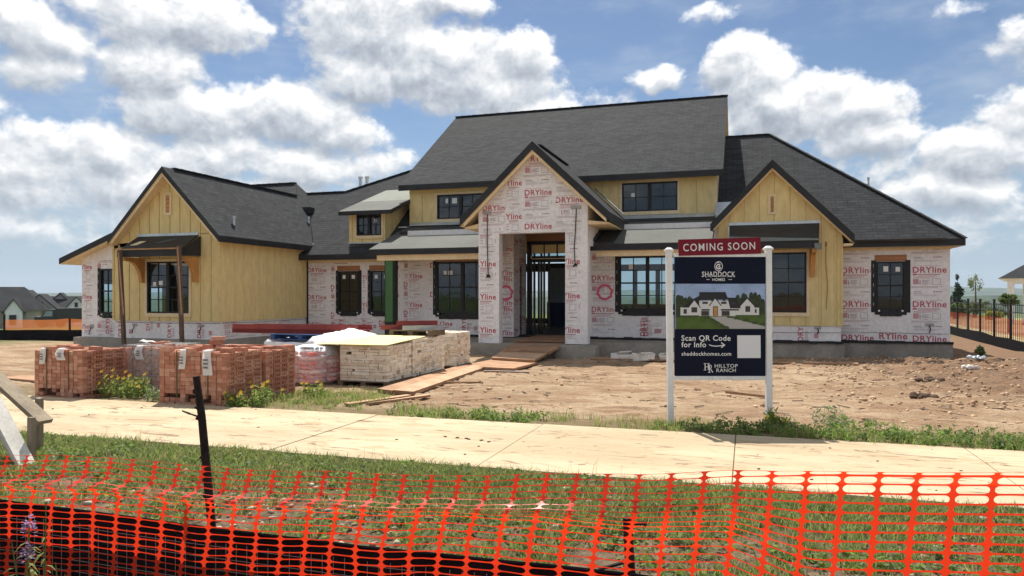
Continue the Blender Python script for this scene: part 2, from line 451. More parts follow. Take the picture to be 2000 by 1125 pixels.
def ground_z(x, y):
    x = np.asarray(x, float); y = np.asarray(y, float)
    z = np.interp(y, [-4, 0, 3, 6.3, 6.71, 9.03, 9.6, 13, 21, 24], [-0.62, -0.55, -0.40, -0.27, -0.265, -0.265, -0.275, -0.33, -0.44, -0.47])
    z = z - 0.04 * np.clip(-30 - x, 0, 140) * sstep(5, 40, y) - 0.028 * np.clip(y - 72, 0, 500)
    near = sstep(9.1, 10.2, y); verge = 1 - sstep(5.9, 6.6, y)
    far = 1 - sstep(26, 34, y)
    z = z + near * far * (0.12 * fbm(x * .8, y * .8, 3) + 0.11 * fbm(x * 2.6, y * 3.6, 4) + .05 * np.abs(fbm(x * 7 + 2, y * 7, 2)))
    mound = np.exp(-(((x - 6.2) / 2.6) ** 2 + ((y - 20.3) / 2.6) ** 2)) + 0.7 * np.exp(-(((x - 9.0) / 1.8) ** 2 + ((y - 23.5) / 3.5) ** 2)) + .5 * np.exp(-(((x - 4.6) / 1.1) ** 2 + ((y - 21.6) / .8) ** 2))
    z = z + mound * (0.10 + 0.45 * np.abs(fbm(x * 2.2 + 9, y * 2.2, 4)))
    rough = sstep(1.0, 4.0, x) * near * far
    z = z + rough * 0.30 * np.maximum(0, fbm(x * 2.6 + 3, y * 2.6 + 5, 4))
    z = z + verge * (0.09 * fbm(x * 1.3 + 4, y * 1.3, 3) + 0.07 * fbm(x * 6, y * 6, 3))
    return z


def gz(x, y): return float(ground_z(x, y))


def axis(lo, hi, step, out):
    a = np.arange(lo, hi, step); e = []; d = step
    s = 0
    while s < out: d *= 1.28; s += d; e.append(s)
    e = np.array(e)
    return np.concatenate([lo - e[::-1], a, hi + e])


xs = axis(-13.5, 11.0, 0.07, 2300); ys = axis(2.6, 24.0, 0.07, 2300)
GX, GY = np.meshgrid(xs, ys); GZ = ground_z(GX, GY)
nx, ny = len(xs), len(ys)
idx = np.arange(nx * ny).reshape(ny, nx)
F = np.stack([idx[:-1, :-1], idx[:-1, 1:], idx[1:, 1:], idx[1:, :-1]], -1).reshape(-1, 4)


def ground_material():
    m = bpy.data.materials.new('ground_soil'); m.use_nodes = True
    t = NT(m.node_tree); b = m.node_tree.nodes['Principled BSDF']; b.inputs['Roughness'].default_value = 0.95; b.inputs['Specular IOR Level'].default_value = 0.1
    co = t.new('ShaderNodeTexCoord').outputs['Object']
    s = t.new('ShaderNodeSeparateXYZ'); t.L.new(co, s.inputs[0]); x, y = s.outputs[0], s.outputs[1]
    n1 = t.noise(t.vec('MULTIPLY', co, (.6, 1.3, 1)), 0.9, 6, 0.6); n2 = t.noise(co, 6, 6, 0.65); n3 = t.noise(t.vec('MULTIPLY', co, (1, 2.2, 1)), 2.3, 6, 0.65, 0.6); n4 = t.noise(co, 45, 3, 0.7)
    tan = t.mix(t.ramp(n1, .36, .66, smooth=True), (0.315, 0.21, 0.13), (0.46, 0.34, 0.225))
    tan = t.mix(t.ramp(n3, .52, .72, 0, .75, True), tan, (0.50, 0.39, 0.28))
    damp = t.math('MULTIPLY', t.ramp(x, 0.5, 5.0, .15, 1.0, True), t.ramp(y, 11.0, 17.0, .1, 1.0, True))
    damp = t.math('ADD', damp, t.math('MULTIPLY', t.math('SUBTRACT', n3, .5), 1.6))
    tan = t.mix(t.ramp(damp, .25, .95, 0, .85, True), tan, (0.19, 0.115, 0.075))
    tan = t.mix(t.ramp(n2, .54, .68, 0, .65, True), tan, (0.22, 0.125, 0.075))
    tan = t.mix(t.ramp(n2, .25, .40, .6, 0, True), tan, (0.49, 0.375, 0.27))
    rut = t.noise(t.vec('MULTIPLY', co, (.35, 3.2, 1)), 1.6, 5, .6, .5)
    tan = t.mix(t.ramp(rut, .50, .63, 0, .8, True), tan, (0.27, 0.165, 0.10))
    soil = t.mix(t.ramp(n2, .35, .65), (0.085, 0.062, 0.04), (0.26, 0.19, 0.125))
    soil = t.mix(t.ramp(n1, .45, .62, 0, .7, True), soil, (0.11, 0.12, 0.05))
    verge = t.ramp(t.math('ADD', y, t.math('MULTIPLY', n2, .3)), 6.7, 6.95, 1, 0)
    c = t.mix(verge, tan, soil)
    strip = t.math('MULTIPLY', t.ramp(t.math('ADD', y, t.math('MULTIPLY', t.math('SUBTRACT', n3, .5), 1.6)), 9.5, 10.3, 1, 0, True), t.ramp(y, 8.6, 8.9, 0, 1))
    c = t.mix(t.math('MULTIPLY', strip, .55), c, (0.13, 0.12, 0.055))
    lawn = t.mix(t.ramp(n1, .35, .65), (0.07, 0.12, 0.03), (0.13, 0.16, 0.06))
    far = t.math('MAXIMUM', t.ramp(y, 36, 44, 0, 1), t.ramp(x, -30, -25, 1, 0))
    far = t.math('MAXIMUM', far, t.math('MULTIPLY', t.ramp(x, 9.2, 9.9, 0, 1), t.ramp(y, 20, 26)))
    lawn = t.mix(t.math('MULTIPLY', t.ramp(x, 9, 11, 0, 1), t.ramp(y, 60, 90, 1, 0)), lawn, t.mix(t.ramp(n1, .45, .55), (0.45, 0.33, 0.22), (0.30, 0.24, 0.10)))
    c = t.mix(far, c, lawn)
    cc = t.new('ShaderNodeCombineXYZ'); k = t.ramp(n4, .25, .75, .78, 1.2)
    for i in range(3): t.L.new(k, cc.inputs[i])
    t.L.new(t.vec('MULTIPLY', c, cc.outputs[0]), b.inputs['Base Color'])
    h = t.math('ADD', t.math('MULTIPLY', n2, .7), t.math('MULTIPLY', n4, .35))
    t.L.new(t.bump(h, 1.0, .09), b.inputs['Normal'])
    return m


tag(np_mesh('ground', np.stack([GX, GY, GZ], -1).reshape(-1, 3), F, [ground_material()], smooth=True), kind='structure')


# ------------------------------------------------------------------ sidewalk
def sidewalk_material():
    m = bpy.data.materials.new('dusty_concrete'); m.use_nodes = True
    t = NT(m.node_tree); b = m.node_tree.nodes['Principled BSDF']; b.inputs['Roughness'].default_value = 0.9; b.inputs['Specular IOR Level'].default_value = 0.2
    co = t.new('ShaderNodeTexCoord').outputs['Object']
    st = t.vec('MULTIPLY', co, (.5, 1.7, 1))
    n1 = t.noise(st, .8, 5, .55); n2 = t.noise(st, 3.4, 6, .65, .8); n4 = t.noise(co, 70, 3, .7)
    c = t.mix(t.ramp(n1, .35, .65, 0, 1, True), (0.42, 0.335, 0.22), (0.53, 0.435, 0.295))
    c = t.mix(t.ramp(n2, .50, .66, 0, .85, True), c, (0.42, 0.30, 0.18))
    n5 = t.noise(t.vec('MULTIPLY', co, (.6, 2.4, 1)), 2.4, 7, .72, 1.2)
    c = t.mix(t.ramp(n5, .57, .62, 0, .75, True), c, (0.16, 0.10, 0.06))
    cc = t.new('ShaderNodeCombineXYZ'); k = t.ramp(n4, .25, .75, .88, 1.1)
    for i in range(3): t.L.new(k, cc.inputs[i])
    t.L.new(t.vec('MULTIPLY', c, cc.outputs[0]), b.inputs['Base Color'])
    t.L.new(t.bump(t.math('ADD', n4, n2), .25, .02), b.inputs['Normal'])
    return m


mb = MB(); Msw = sidewalk_material(); Mjoint = mat('sidewalk_joint', (0.22, 0.16, 0.10), 0.95)
J = [-0.12 + 2.36 * k for k in range(-30, 20)]
for a, b_ in zip(J[:-1], J[1:]):
    mb.box(a + .006, b_ - .006, SW0, SW1, SWZ - .12, SWZ + random.uniform(-.003, .003), Msw)
mb.box(J[0], J[-1], SW0 + .01, SW1 - .01, SWZ - .13, SWZ - .014, Mjoint)  # darker brown bed set low in the joints between slabs
tag(mb.build('sidewalk'), kind='structure')

# leaf litter and clods on the sidewalk
mb = MB(); Mclod = mat('dark_clod', (0.09, 0.06, 0.035), 0.95, 0.3, 12)
for i in range(45):
    x = rng.uniform(-11, 5.5); y = rng.uniform(6.9, 8.95); r = rng.uniform(.003, .012)
    if i < 6: x, y, r = -3.3 + .10 * i + rng.uniform(-.05, .05), 7.9 - .03 * i + rng.uniform(-.03, .03), .012
    a = rng.uniform(0, 6.3)
    mb.hexa([(x + r * (sx * 1.6 * math.cos(a) - sy * math.sin(a)), y + r * (sx * 1.6 * math.sin(a) + sy * math.cos(a)), SWZ + .002 + (r * .5 if sz else 0)) for sz in (0, 1) for sy in (-1, 1) for sx in (-1, 1)], Mclod)
tag(mb.build('dirt_crumbs'), 'dark dry dirt crumbs scattered on the pale sidewalk', 'dirt', kind='stuff')


# ------------------------------------------------------------------ hills on the horizon
def hill(name, pts, base, depth, col, seed):
    """long ridge: (azimuth deg, distance, height)"""
    n = 160; V = []; 
    for i in range(n):
        a = pts[0][0] + (pts[-1][0] - pts[0][0]) * i / (n - 1)
        d = np.interp(a, [p[0] for p in pts], [p[1] for p in pts]); h = np.interp(a, [p[0] for p in pts], [p[2] for p in pts])
        h = h + (abs(float(fbm(np.array(i * .33), np.array(seed * 1.7), 3))) * .28 * 30 * d / 1500)
        for k, (dd, hh) in enumerate(((-depth, base), (-depth * .45, base + (h - base) * .62), (0, h), (depth * .8, base))):
            r = d + dd; V.append((r * math.sin(R(a)), r * math.cos(R(a)), hh))
    Fh = [(4 * i + k, 4 * i + 4 + k, 4 * i + 5 + k, 4 * i + 1 + k) for i in range(n - 1) for k in range(3)]
    return tag(np_mesh(name, V, Fh, [col], smooth=True), kind='structure')


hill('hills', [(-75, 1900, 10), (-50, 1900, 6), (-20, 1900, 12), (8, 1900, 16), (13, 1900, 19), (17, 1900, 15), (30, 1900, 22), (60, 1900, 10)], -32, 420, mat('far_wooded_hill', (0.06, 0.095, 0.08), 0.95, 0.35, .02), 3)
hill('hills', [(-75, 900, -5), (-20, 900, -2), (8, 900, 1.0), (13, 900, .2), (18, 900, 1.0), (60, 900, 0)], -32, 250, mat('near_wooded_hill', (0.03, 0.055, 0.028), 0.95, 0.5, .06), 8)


# ------------------------------------------------------------------ grass and weeds
def blades(name, pts, h0, h1, w, mats, lean=0.5, parent=None, label=None):
    """pts (n,3): three-sided blades bent over"""
    n = len(pts); h = rng.uniform(h0, h1, n) if not hasattr(h0, '__len__') else h0
    a = rng.uniform(0, 2 * np.pi, n); ln = rng.uniform(.15, lean, n) * h; b = rng.uniform(0, 2 * np.pi, n)
    ww = w * rng.uniform(.6, 1.4, n)
    p = np.asarray(pts); dx, dy = np.cos(a) * ww, np.sin(a) * ww
    V = np.zeros((n, 5, 3))
    V[:, 0] = p + np.stack([-dx, -dy, -.01 * np.ones(n)], -1); V[:, 1] = p + np.stack([dx, dy, -.01 * np.ones(n)], -1)
    lx, ly = np.cos(b) * ln, np.sin(b) * ln
    V[:, 2] = p + np.stack([dx * .7 + lx * .4, dy * .7 + ly * .4, h * .6], -1); V[:, 3] = p + np.stack([-dx * .7 + lx * .4, -dy * .7 + ly * .4, h * .6], -1)
    V[:, 4] = p + np.stack([lx, ly, h], -1)
    k = np.arange(n)[:, None] * 5
    F = np.concatenate([k + np.array([0, 1, 2]), k + np.array([0, 2, 3]), k + np.array([3, 2, 4])])
    mi = rng.integers(0, len(mats), n); mi = np.concatenate([mi, mi, mi])
    return np_mesh(name, V.reshape(-1, 3), F, mats, mi, parent)


def leaves_np(c, r, n, size, flat=0.6, aspect=.45):
    """n leaf quads in an ellipsoid: returns V, F"""
    d = rng.normal(size=(n, 3)); d /= np.linalg.norm(d, axis=1)[:, None]
    p = np.asarray(c) + d * (rng.random(n) ** (1 / 2.2))[:, None] * np.asarray(r)
    t = rng.normal(size=(n, 3)); t[:, 2] *= flat; t /= np.linalg.norm(t, axis=1)[:, None]
    q = rng.normal(size=(n, 3)); q -= (q * t).sum(1)[:, None] * t; q /= np.linalg.norm(q, axis=1)[:, None]
    s = size * rng.uniform(.6, 1.4, n)[:, None]
    V = np.stack([p - t * s, p + q * s * aspect, p + t * s, p - q * s * aspect], 1)
    return V.reshape(-1, 3), np.arange(4 * n).reshape(n, 4)


G1 = mat('grass_green', (0.17, 0.26, 0.06), 0.7, transl=.6); G2 = mat('grass_yellow', (0.30, 0.32, 0.11), 0.7, transl=.5)
G3 = mat('grass_dark', (0.11, 0.165, 0.05), 0.7, transl=.5); G4 = mat('dry_straw', (0.42, 0.33, 0.18), 0.8, transl=.3)
G5 = mat('weed_bright', (0.20, 0.27, 0.065), 0.65, transl=.5); G6 = mat('grey_green_leaf', (0.21, 0.25, 0.15), 0.8, transl=.4)


def scatter(n, x0, x1, y0, y1, thr, fr, seed):
    x = rng.uniform(x0, x1, n); y = rng.uniform(y0, y1, n)
    k = fbm(x * fr + seed, y * fr + seed * .7, 3) > thr + rng.uniform(-.05, .05, n)
    x, y = x[k], y[k]; return np.stack([x, y, ground_z(x, y)], -1)


def patches(n_c, per, x0, x1, y0, y1, rad, thr, fr, seed):
    """tufts: cluster centres kept where the noise is high"""
    c = scatter(n_c, x0, x1, y0, y1, thr, fr, seed)
    x = np.repeat(c[:, 0], per) + rng.normal(size=len(c) * per) * rad; y = np.repeat(c[:, 1], per) + rng.normal(size=len(c) * per) * rad
    return np.stack([x, y, ground_z(x, y)], -1)


pv = np.concatenate([patches(6400, 16, -9.5, 6.5, 3.2, 6.5, .05, .0, 2.3, 3), patches(3700, 16, -9.5, 6.5, 5.2, 6.5, .05, -.08, 1.4, 6)])
pe = patches(1500, 18, -9.5, 6.5, 6.1, 6.56, .06, .0, 1.6, 5)
tag(blades('grass', np.concatenate([pv, pe]), .02, .10, .0042, [G1, G2, G3, G5, G2, G4, G3], 1.4), 'short weedy green grass on the verge behind the orange net', 'grass', kind='stuff')
# thin taller straws
ps = scatter(420, -9, 4, 5.2, 6.6, -.1, 1.2, 8)
tag(blades('dry_grass', ps, .10, .26, .0022, [G4, G2], .5), 'thin dry seed stalks rising from the verge', 'grass', kind='stuff')
# broad-leaved ground cover on the verge
c = scatter(4300, -9.0, 6.5, 3.0, 6.5, -.02, 1.9, 21)
V, Fq = [], []; k = 0
for p in c:
    n = rng.integers(8, 22); r = rng.uniform(.04, .12)
    v, f = leaves_np(p + np.array([0, 0, .03]), (r, r, .045), n, .022, .5, .5); V.append(v); Fq.append(f + k); k += len(v)
V = np.concatenate(V); Fq = np.concatenate(Fq)
tag(np_mesh('low_weeds', V, Fq, [G1, G3, G5, G6], rng.integers(0, 4, len(Fq))), 'low broad leaved weeds spreading over the verge', 'weeds', kind='stuff')

# weeds along the house side of the sidewalk
c1 = scatter(420, -4.7, 7.0, 9.08, 9.75, -.06, .9, 31); c2 = scatter(260, 1.0, 8.5, 9.1, 10.4, -.05, .8, 44); c3 = scatter(60, -4.9, -2.4, 9.1, 9.6, -.1, 1, 50); c4 = scatter(110, -8.0, -5.6, 9.3, 11.0, .06, 1.1, 61)
V, Fq, MI = [], [], []; k = 0
for p, hs in [(p, 1) for p in np.concatenate([c1, c2, c3])] + [(p, .35) for p in c4]:
    hgt = rng.uniform(.04, .19) * hs * (1.0 if p[0] > -1 else .85); r = rng.uniform(.05, .15); n = int(rng.integers(14, 46) * (1 if hs == 1 else .6))
    v, f = leaves_np(p + np.array([0, 0, hgt * .5]), (r, r, hgt * .6), n, .027, .9, .34); V.append(v); Fq.append(f + k); k += len(v)
    MI.append(np.where(rng.random(n) < .75, rng.choice([0, 1, 2]), rng.integers(0, 4, n)))
V = np.concatenate(V); Fq = np.concatenate(Fq)
tag(np_mesh('weeds', V, Fq, [G1, G5, G3, G6], np.concatenate(MI)), 'leafy green weeds growing along the far edge of the sidewalk', 'weeds', kind='stuff')
pw = patches(420, 14, -4.8, 8.0, 9.06, 9.8, .05, -.08, .9, 71); pw2 = patches(300, 14, -8.2, -5.4, 9.2, 11.2, .06, .02, 1.0, 72)
tag(blades('edge_grass', np.concatenate([pw, pw2]), .04, .15, .004, [G1, G2, G5, G4], .8), 'grass tufts between the weeds along the sidewalk edge', 'grass', kind='stuff')

# pale stones in the verge and clods in the yard
def pebbles(name, pts, r0, r1, mats, label, cat, sink=.4):
    V, Fq, MI = [], [], []; k = 0
    u = np.array([[-1, -1, -1], [1, -1, -1], [-1, 1, -1], [1, 1, -1], [-1, -1, 1], [1, -1, 1], [-1, 1, 1], [1, 1, 1], [0, 0, 1.5], [1.4, 0, 0], [-1.4, 0, 0], [0, 1.4, 0], [0, -1.4, 0]], float)
    fs = [(0, 1, 12), (1, 5, 12), (5, 4, 12), (4, 0, 12), (1, 3, 9), (3, 7, 9), (7, 5, 9), (5, 1, 9), (3, 2, 11), (2, 6, 11), (6, 7, 11), (7, 3, 11), (2, 0, 10), (0, 4, 10), (4, 6, 10), (6, 2, 10), (4, 5, 8), (5, 7, 8), (7, 6, 8), (6, 4, 8)]
    for p in pts:
        r = r0 + (r1 - r0) * rng.random() ** 3
        a = rng.uniform(0, 6.3); ca, sa = math.cos(a), math.sin(a)
        v = u * (1 + rng.uniform(-.45, .45, u.shape)) * np.array([r * rng.uniform(.6, 1.5), r * rng.uniform(.5, 1), r * rng.uniform(.35, .8)]) * .75
        v = np.stack([v[:, 0] * ca - v[:, 1] * sa, v[:, 0] * sa + v[:, 1] * ca, v[:, 2]], -1) + p + np.array([0, 0, r * .5 * (1 - sink)])
        V.append(v); Fq.append(np.array(fs) + k); k += len(v); MI.append(np.full(len(fs), rng.integers(0, len(mats))))
    return tag(np_mesh(name, np.concatenate(V), np.concatenate(Fq), mats, np.concatenate(MI)), label, cat, kind='stuff')


Ms1 = mat('pale_stone', (0.42, 0.36, 0.28), 0.9, 0.2, 9); Ms2 = mat('brown_stone', (0.30, 0.21, 0.14), 0.9, 0.25, 9); Ms3 = mat('dirt_clod', (0.33, 0.21, 0.13), 0.95, 0.25, 8); Ms4 = mat('pale_clod', (0.50, 0.35, 0.23), 0.95, 0.25, 8)
pebbles('gravel', scatter(5200, -8.5, 3.6, 3.0, 6.3, -.05, .8, 90), .006, .036, [Ms1, Ms2, Ms1, Ms3, Ms3], 'small pale stones and gravel lying in the verge', 'gravel')
pc = np.concatenate([scatter(3000, -7, 9, 9.6, 22.5, .0, .7, 95), scatter(5200, 1.5, 10.5, 12.5, 24.5, -.06, .8, 97)])
pebbles('clods', np.concatenate([pc, scatter(900, 3.0, 9.5, 18.0, 23.5, -.1, .8, 99)]), .006, .042, [Ms3, Ms4, Ms4, Ms4], 'loose clods and stones over the bare dirt yard', 'dirt')

# splinters, laths and straw trodden into the dirt
mb = MB(); Mst = [mat('pale_splinter', (0.55, 0.42, 0.27), .85, .2, 6), mat('grey_splinter', (0.30, 0.25, 0.20), .9, .2, 6), mat('dark_splinter', (0.13, 0.085, 0.055), .9, .2, 6)]
for i in range(420):
    x = rng.uniform(-8, 8.5); y = 9.8 + 12.5 * rng.random() ** .8; L_ = rng.uniform(.04, .26) if i % 9 else rng.uniform(.3, .7); a = rng.normal() * .5; z = gz(x, y) + .012
    dx, dy = math.cos(a) * L_ / 2, math.sin(a) * L_ / 2
    mb.beam((x - dx, y - dy, gz(x - dx, y - dy) + .015), (x + dx, y + dy, gz(x + dx, y + dy) + .02), rng.uniform(.008, .03), .010, Mst[i % 3])
tag(mb.build('splinters'), 'wood splinters and straw scattered over the dirt yard', 'debris', kind='stuff')

# ------------------------------------------------------------------ the unfinished house
house = thing('house', (-8.0, 23.6, 0), 'large unfinished house with dark shingle roofs, yellow siding and white printed house wrap', 'house')
HO = (-8.0, 23.6, 0)


def H(): return MB(HO)


def wall(mb, axis_, p, th, a0, a1, z0, z1, holes, mf, mi_, mr):
    """wall panel with rectangular openings. axis 'x': runs along x, outer face at y=p; axis 'y': runs along y, outer face at x=p. th may be negative"""
    A = sorted({a0, a1, *[h[0] for h in holes], *[h[1] for h in holes]}); A = [a for a in A if a0 <= a <= a1]
    Zs = sorted({z0, z1, *[h[2] for h in holes], *[h[3] for h in holes]}); Zs = [z for z in Zs if z0 <= z <= z1]
    P = (lambda a, d, z: (a, p + d, z)) if axis_ == 'x' else (lambda a, d, z: (p + d, a, z))
    solid = {}
    for i in range(len(A) - 1):
        for j in range(len(Zs) - 1):
            ca, cz = (A[i] + A[i + 1]) / 2, (Zs[j] + Zs[j + 1]) / 2
            solid[i, j] = not any(h[0] < ca < h[1] and h[2] < cz < h[3] for h in holes)
    for (i, j), s in solid.items():
        if not s: continue
        u0, u1, w0, w1 = A[i], A[i + 1], Zs[j], Zs[j + 1]
        mb.poly([P(u0, 0, w0), P(u1, 0, w0), P(u1, 0, w1), P(u0, 0, w1)], mf)
        mb.poly([P(u1, th, w0), P(u0, th, w0), P(u0, th, w1), P(u1, th, w1)], mi_)
        for di, dj, e in ((-1, 0, (u0, w0, u0, w1)), (1, 0, (u1, w0, u1, w1)), (0, -1, (u0, w0, u1, w0)), (0, 1, (u0, w1, u1, w1))):
            if not solid.get((i + di, j + dj), False):
                mb.poly([P(e[0], 0, e[1]), P(e[2], 0, e[3]), P(e[2], th, e[3]), P(e[0], th, e[1])], mr if (i + di, j + dj) in solid else mf)


def ring(mb, c, r, w, m, n=22, wob=.12):
    """sprayed circle, flat on a front wall"""
    for i in range(n):
        q = []
        for a, rr in ((i, r), (i + 1, r), (i + 1, r - w), (i, r - w)):
            k = 1 + wob * math.sin(a * 2.3); an = 2 * math.pi * a / n
            q.append((c[0] + rr * k * math.cos(an), c[1], c[2] + rr * math.sin(an)))
        mb.poly(q, m)


def wrap_print(mb, x0, x1, z0, z1, y, holes=(), ph=(0, 0), side=None, gable=None, sc=1.0, colw=1.0, stag=.37, rot=False):
    """the wrap's repeating print: big red word, small lines under it, pale diagrams"""
    r = random.Random(int((x0 * 7 + z0 * 31 + y * 13 + ph[0] * 5) * 10))
    def P(a, z): return (a, y, z) if side is None else (side, a, z)
    def ok(a, z):
        if not (x0 < a < x1 and z0 < z < z1): return False
        if gable and not gable(a, z): return False
        return not any(h[0] - .02 < a < h[1] + .02 and h[2] - .02 < z < h[3] + .02 for h in holes)
    U = (1, 0, 0) if side is None else (0, 1, 0); W = (0, 0, 1)
    def bar(a, z, w, h, m):
        n = max(1, int(w / .09)); 
        for k in range(n):
            a0 = a + w * k / n; a1 = a + w * (k + 1) / n
            if ok(a0, z) and ok(a1, z + h): mb.poly([P(a0, z), P(a1, z), P(a1, z + h), P(a0, z + h)], m)
    def frame(a, z, w, h, m):
        for q in ((a, z, w, .012), (a, z + h, w, .012), (a, z, .012, h), (a + w, z, .012, h)): bar(*q, m)
    col = 0; a = x0 - ph[0] - colw
    while a < x1 + .2:
        z = z0 - ph[1] - 1.02 + (stag * col) % 1.02
        while z < z1 + .3:
            put_text(mb, 'DRYline', P(a, z), U, W, .165 * sc, M_print, .020, keep=lambda s_, t_: ok(a + s_, z + t_))
            bar(a, z - .075, .11, .045, M_print)
            bar(a + .13, z - .07, .59, .03, M_print2); bar(a + .13, z - .105, .5, .014, M_print2)
            bar(a + .01, z - .34, .15, .15, M_print2)
            bar(a + .24, z - .24, .2, .02, M_print3); bar(a + .24, z - .28, .16, .02, M_print3); bar(a + .24, z - .32, .2, .02, M_print3)
            frame(a + .52, z - .36, .2, .18, M_print3)
            bar(a - .04, z - .42, .82, .012, M_print3); bar(a - .04, z - .45, .7, .012, M_print2)
            bar(a + .03, z - .58, .2, .022, M_print3); bar(a + .03, z - .62, .26, .012, M_print3)
            bar(a + .60, z - .58, .17, .03, M_print3); bar(a + .55, z - .585, .03, .04, M_print)
            for q in range(3): bar(a + .02, z - .13 - .02 * q, .62 - .1 * q, .008, M_print2)
            bar(a + .18, z - .36, .03, .14, M_print2); bar(a + .26, z - .37, .14, .014, M_print2)
            bar(a + .03, z - .66, .7, .008, M_print3); bar(a + .03, z - .69, .6, .008, M_print3); bar(a + .03, z + .20, .75, .008, M_print2)
            if r.random() < .6: bar(a + .82, z - .3, .015, .12, M_print3)
            z += 1.02
        a += colw; col += 1
    # seams where two sheets overlap
    for a in np.arange(x0 + .35, x1, 1.35):
        if gable is None and not rot: bar(a, z0, .014, z1 - z0, M_print3); bar(a + .09, z0, .006, z1 - z0, M_print2)


def rot_print(mb, xs_, z, y, L=.5):
    for x in xs_:
        put_text(mb, 'DRYline', (x, y, z), (0, 0, 1), (-1, 0, 0), .15, M_print, .020, keep=lambda s_, t_: s_ < L)
        for k in range(3): mb.box(x + .05 + .03 * k, x + .06 + .03 * k, y - .001, y, z + .02, z + .3, M_print2)
        mb.box(x + .3, x + .42, y - .001, y, z + .1, z + .24, M_print2)


def battens(mb, x0, x1, z0, ztop, y, step=.41, side=None, off=.2, holes=()):
    a = x0 + off
    while a < x1 - .05:
        t = ztop(a) if callable(ztop) else ztop
        segs = [(z0, t)]
        for h in holes:
            if h[0] - .04 < a < h[1] + .04:
                ns = []
                for s0, s1 in segs:
                    if h[2] > s0: ns.append((s0, min(s1, h[2])))
                    if h[3] < s1: ns.append((max(s0, h[3]), s1))
                segs = ns
        for s0, s1 in segs:
            if s1 - s0 < .05: continue
            if side is None:
                mb.box(a - .024, a + .024, y - .016, y, s0, s1, M_batten); mb.box(a + .024, a + .036, y - .004, y, s0, s1, M_seam)
            else:
                mb.box(side, side + .016, a - .024, a + .024, s0, s1, M_batten); mb.box(side, side + .004, a + .024, a + .036, s0, s1, M_seam)
        a += step * random.uniform(.96, 1.04)


def window(x0, x1, z0, z1, y, units=2, cols=2, rows=4, tape=0.0, apron=0.0, header=0.0, stickers=(), trim=False, label=None):
    fr = H(); w = .05
    ya, yb = y - .025, y + .07
    def f(a0, a1, c0, c1, d=0.0): fr.box(a0, a1, ya - d, yb, c0, c1, M_frame)
    f(x0, x1, z0, z0 + w); f(x0, x1, z1 - w, z1); f(x0, x0 + w, z0 + w, z1 - w); f(x1 - w, x1, z0 + w, z1 - w)
    uw = (x1 - x0) / units
    for u in range(units):
        a0 = x0 + uw * u; a1 = a0 + uw
        if u: f(a0 - .055, a0 + .055, z0 + w, z1 - w, .004)
        i0, i1, c0, c1 = a0 + w, a1 - w, z0 + w, z1 - w
        for k in range(1, cols):
            a = i0 + (i1 - i0) * k / cols; fr.box(a - .013, a + .013, y + .015, y + .055, c0, c1, M_frame)
        for k in range(1, rows):
            c = c0 + (c1 - c0) * k / rows; t = .026 if (rows == 4 and k == 2) else .013
            fr.box(i0, i1, y + .013, y + .057, c - t, c + t, M_frame)
    if tape:
        for a0, a1 in ((x0 - tape, x0), (x1, x1 + tape)): fr.box(a0, a1, y - .012, y - .003, z0 - tape * .6, z1 + tape * .3, M_tape)
        fr.box(x0 - tape * .3, x1 + tape * .3, y - .014, y - .003, z0 - tape * 1.1, z0, M_tape)
        for a in (x0 + .05, x1 - .22): fr.box(a, a + .17, y - .03, y - .014, z0 - .06, z0 - .01, M_sticker)
        for k in range(5):
            zz = z0 + (z1 - z0) * (k + .4) / 5
            fr.box(x0 - tape * .62, x0 - tape * .5, y - .016, y - .012, zz, zz + .1, M_greymetal)
    if apron:
        n = 8
        for k in range(n):
            a0 = x0 + .1 + (x1 - x0 - .2) * k / n; a1 = x0 + .1 + (x1 - x0 - .2) * (k + 1) / n
            d0, d1 = .03 + .05 * ((k * 7) % 3) / 3, .03 + .05 * (((k + 1) * 7) % 3) / 3
            fr.hexa([(a0, y - d0, z0 - apron + .02 * (k % 2)), (a1, y - d1, z0 - apron + .02 * ((k + 1) % 2)), (a0, y - .004, z0 - apron), (a1, y - .004, z0 - apron), (a0, y - .03, z0), (a1, y - .03, z0), (a0, y - .004, z0), (a1, y - .004, z0)], M_tape)
    o = fr.build('window', house)
    if label: o['label'] = label
    g = H(); g.poly([(x0 + w, y + .035, z0 + w), (x1 - w, y + .035, z0 + w), (x1 - w, y + .035, z1 - w), (x0 + w, y + .035, z1 - w)], M_glass)
    g.build('pane', o)
    if stickers:
        for a, c, ww, hh in stickers: s = H(); s.box(a, a + ww, y + .028, y + .033, c, c + hh, M_sticker); s.build('sticker', o)
    if header:
        h = H(); h.box(x0 - .04, x1 + .04, y - .012, y - .004, z1 + .012, z1 + header, M_header); h.build('header', o)
    if trim:
        t = H(); b = .085
        t.box(x0 - b, x1 + b, y - .035, y - .004, z1 + .001, z1 + b, M_cream); t.box(x0 - b, x1 + b, y - .04, y - .004, z0 - b - .03, z0 - .001, M_cream)
        for a0, a1 in ((x0 - b, x0 - .001), (x1 + .001, x1 + b)): t.box(a0, a1, y - .035, y - .004, z0, z1, M_cream)
        t.build('window_trim', o)
    return o


# window openings ------------------------------------------------------
W1 = (-20.84, -20.22, .80, 2.30); W2 = (-18.65, -16.97, .83, 2.50)
W3 = (-14.46, -13.58, .80, 2.30); W4 = (-13.13, -12.25, .80, 2.30)
W5 = (-10.36, -8.40, .80, 2.58); W6 = (-3.92, -2.12, .95, 2.66)
W7 = (-0.30, 1.71, .89, 2.70); W8 = (3.72, 4.50, .98, 2.42)
U1 = (-10.94, -9.08, 4.23, 5.13); U2 = (-4.06, -2.20, 4.26, 5.24); DW = (-13.68, -12.66, 3.60, 4.38)

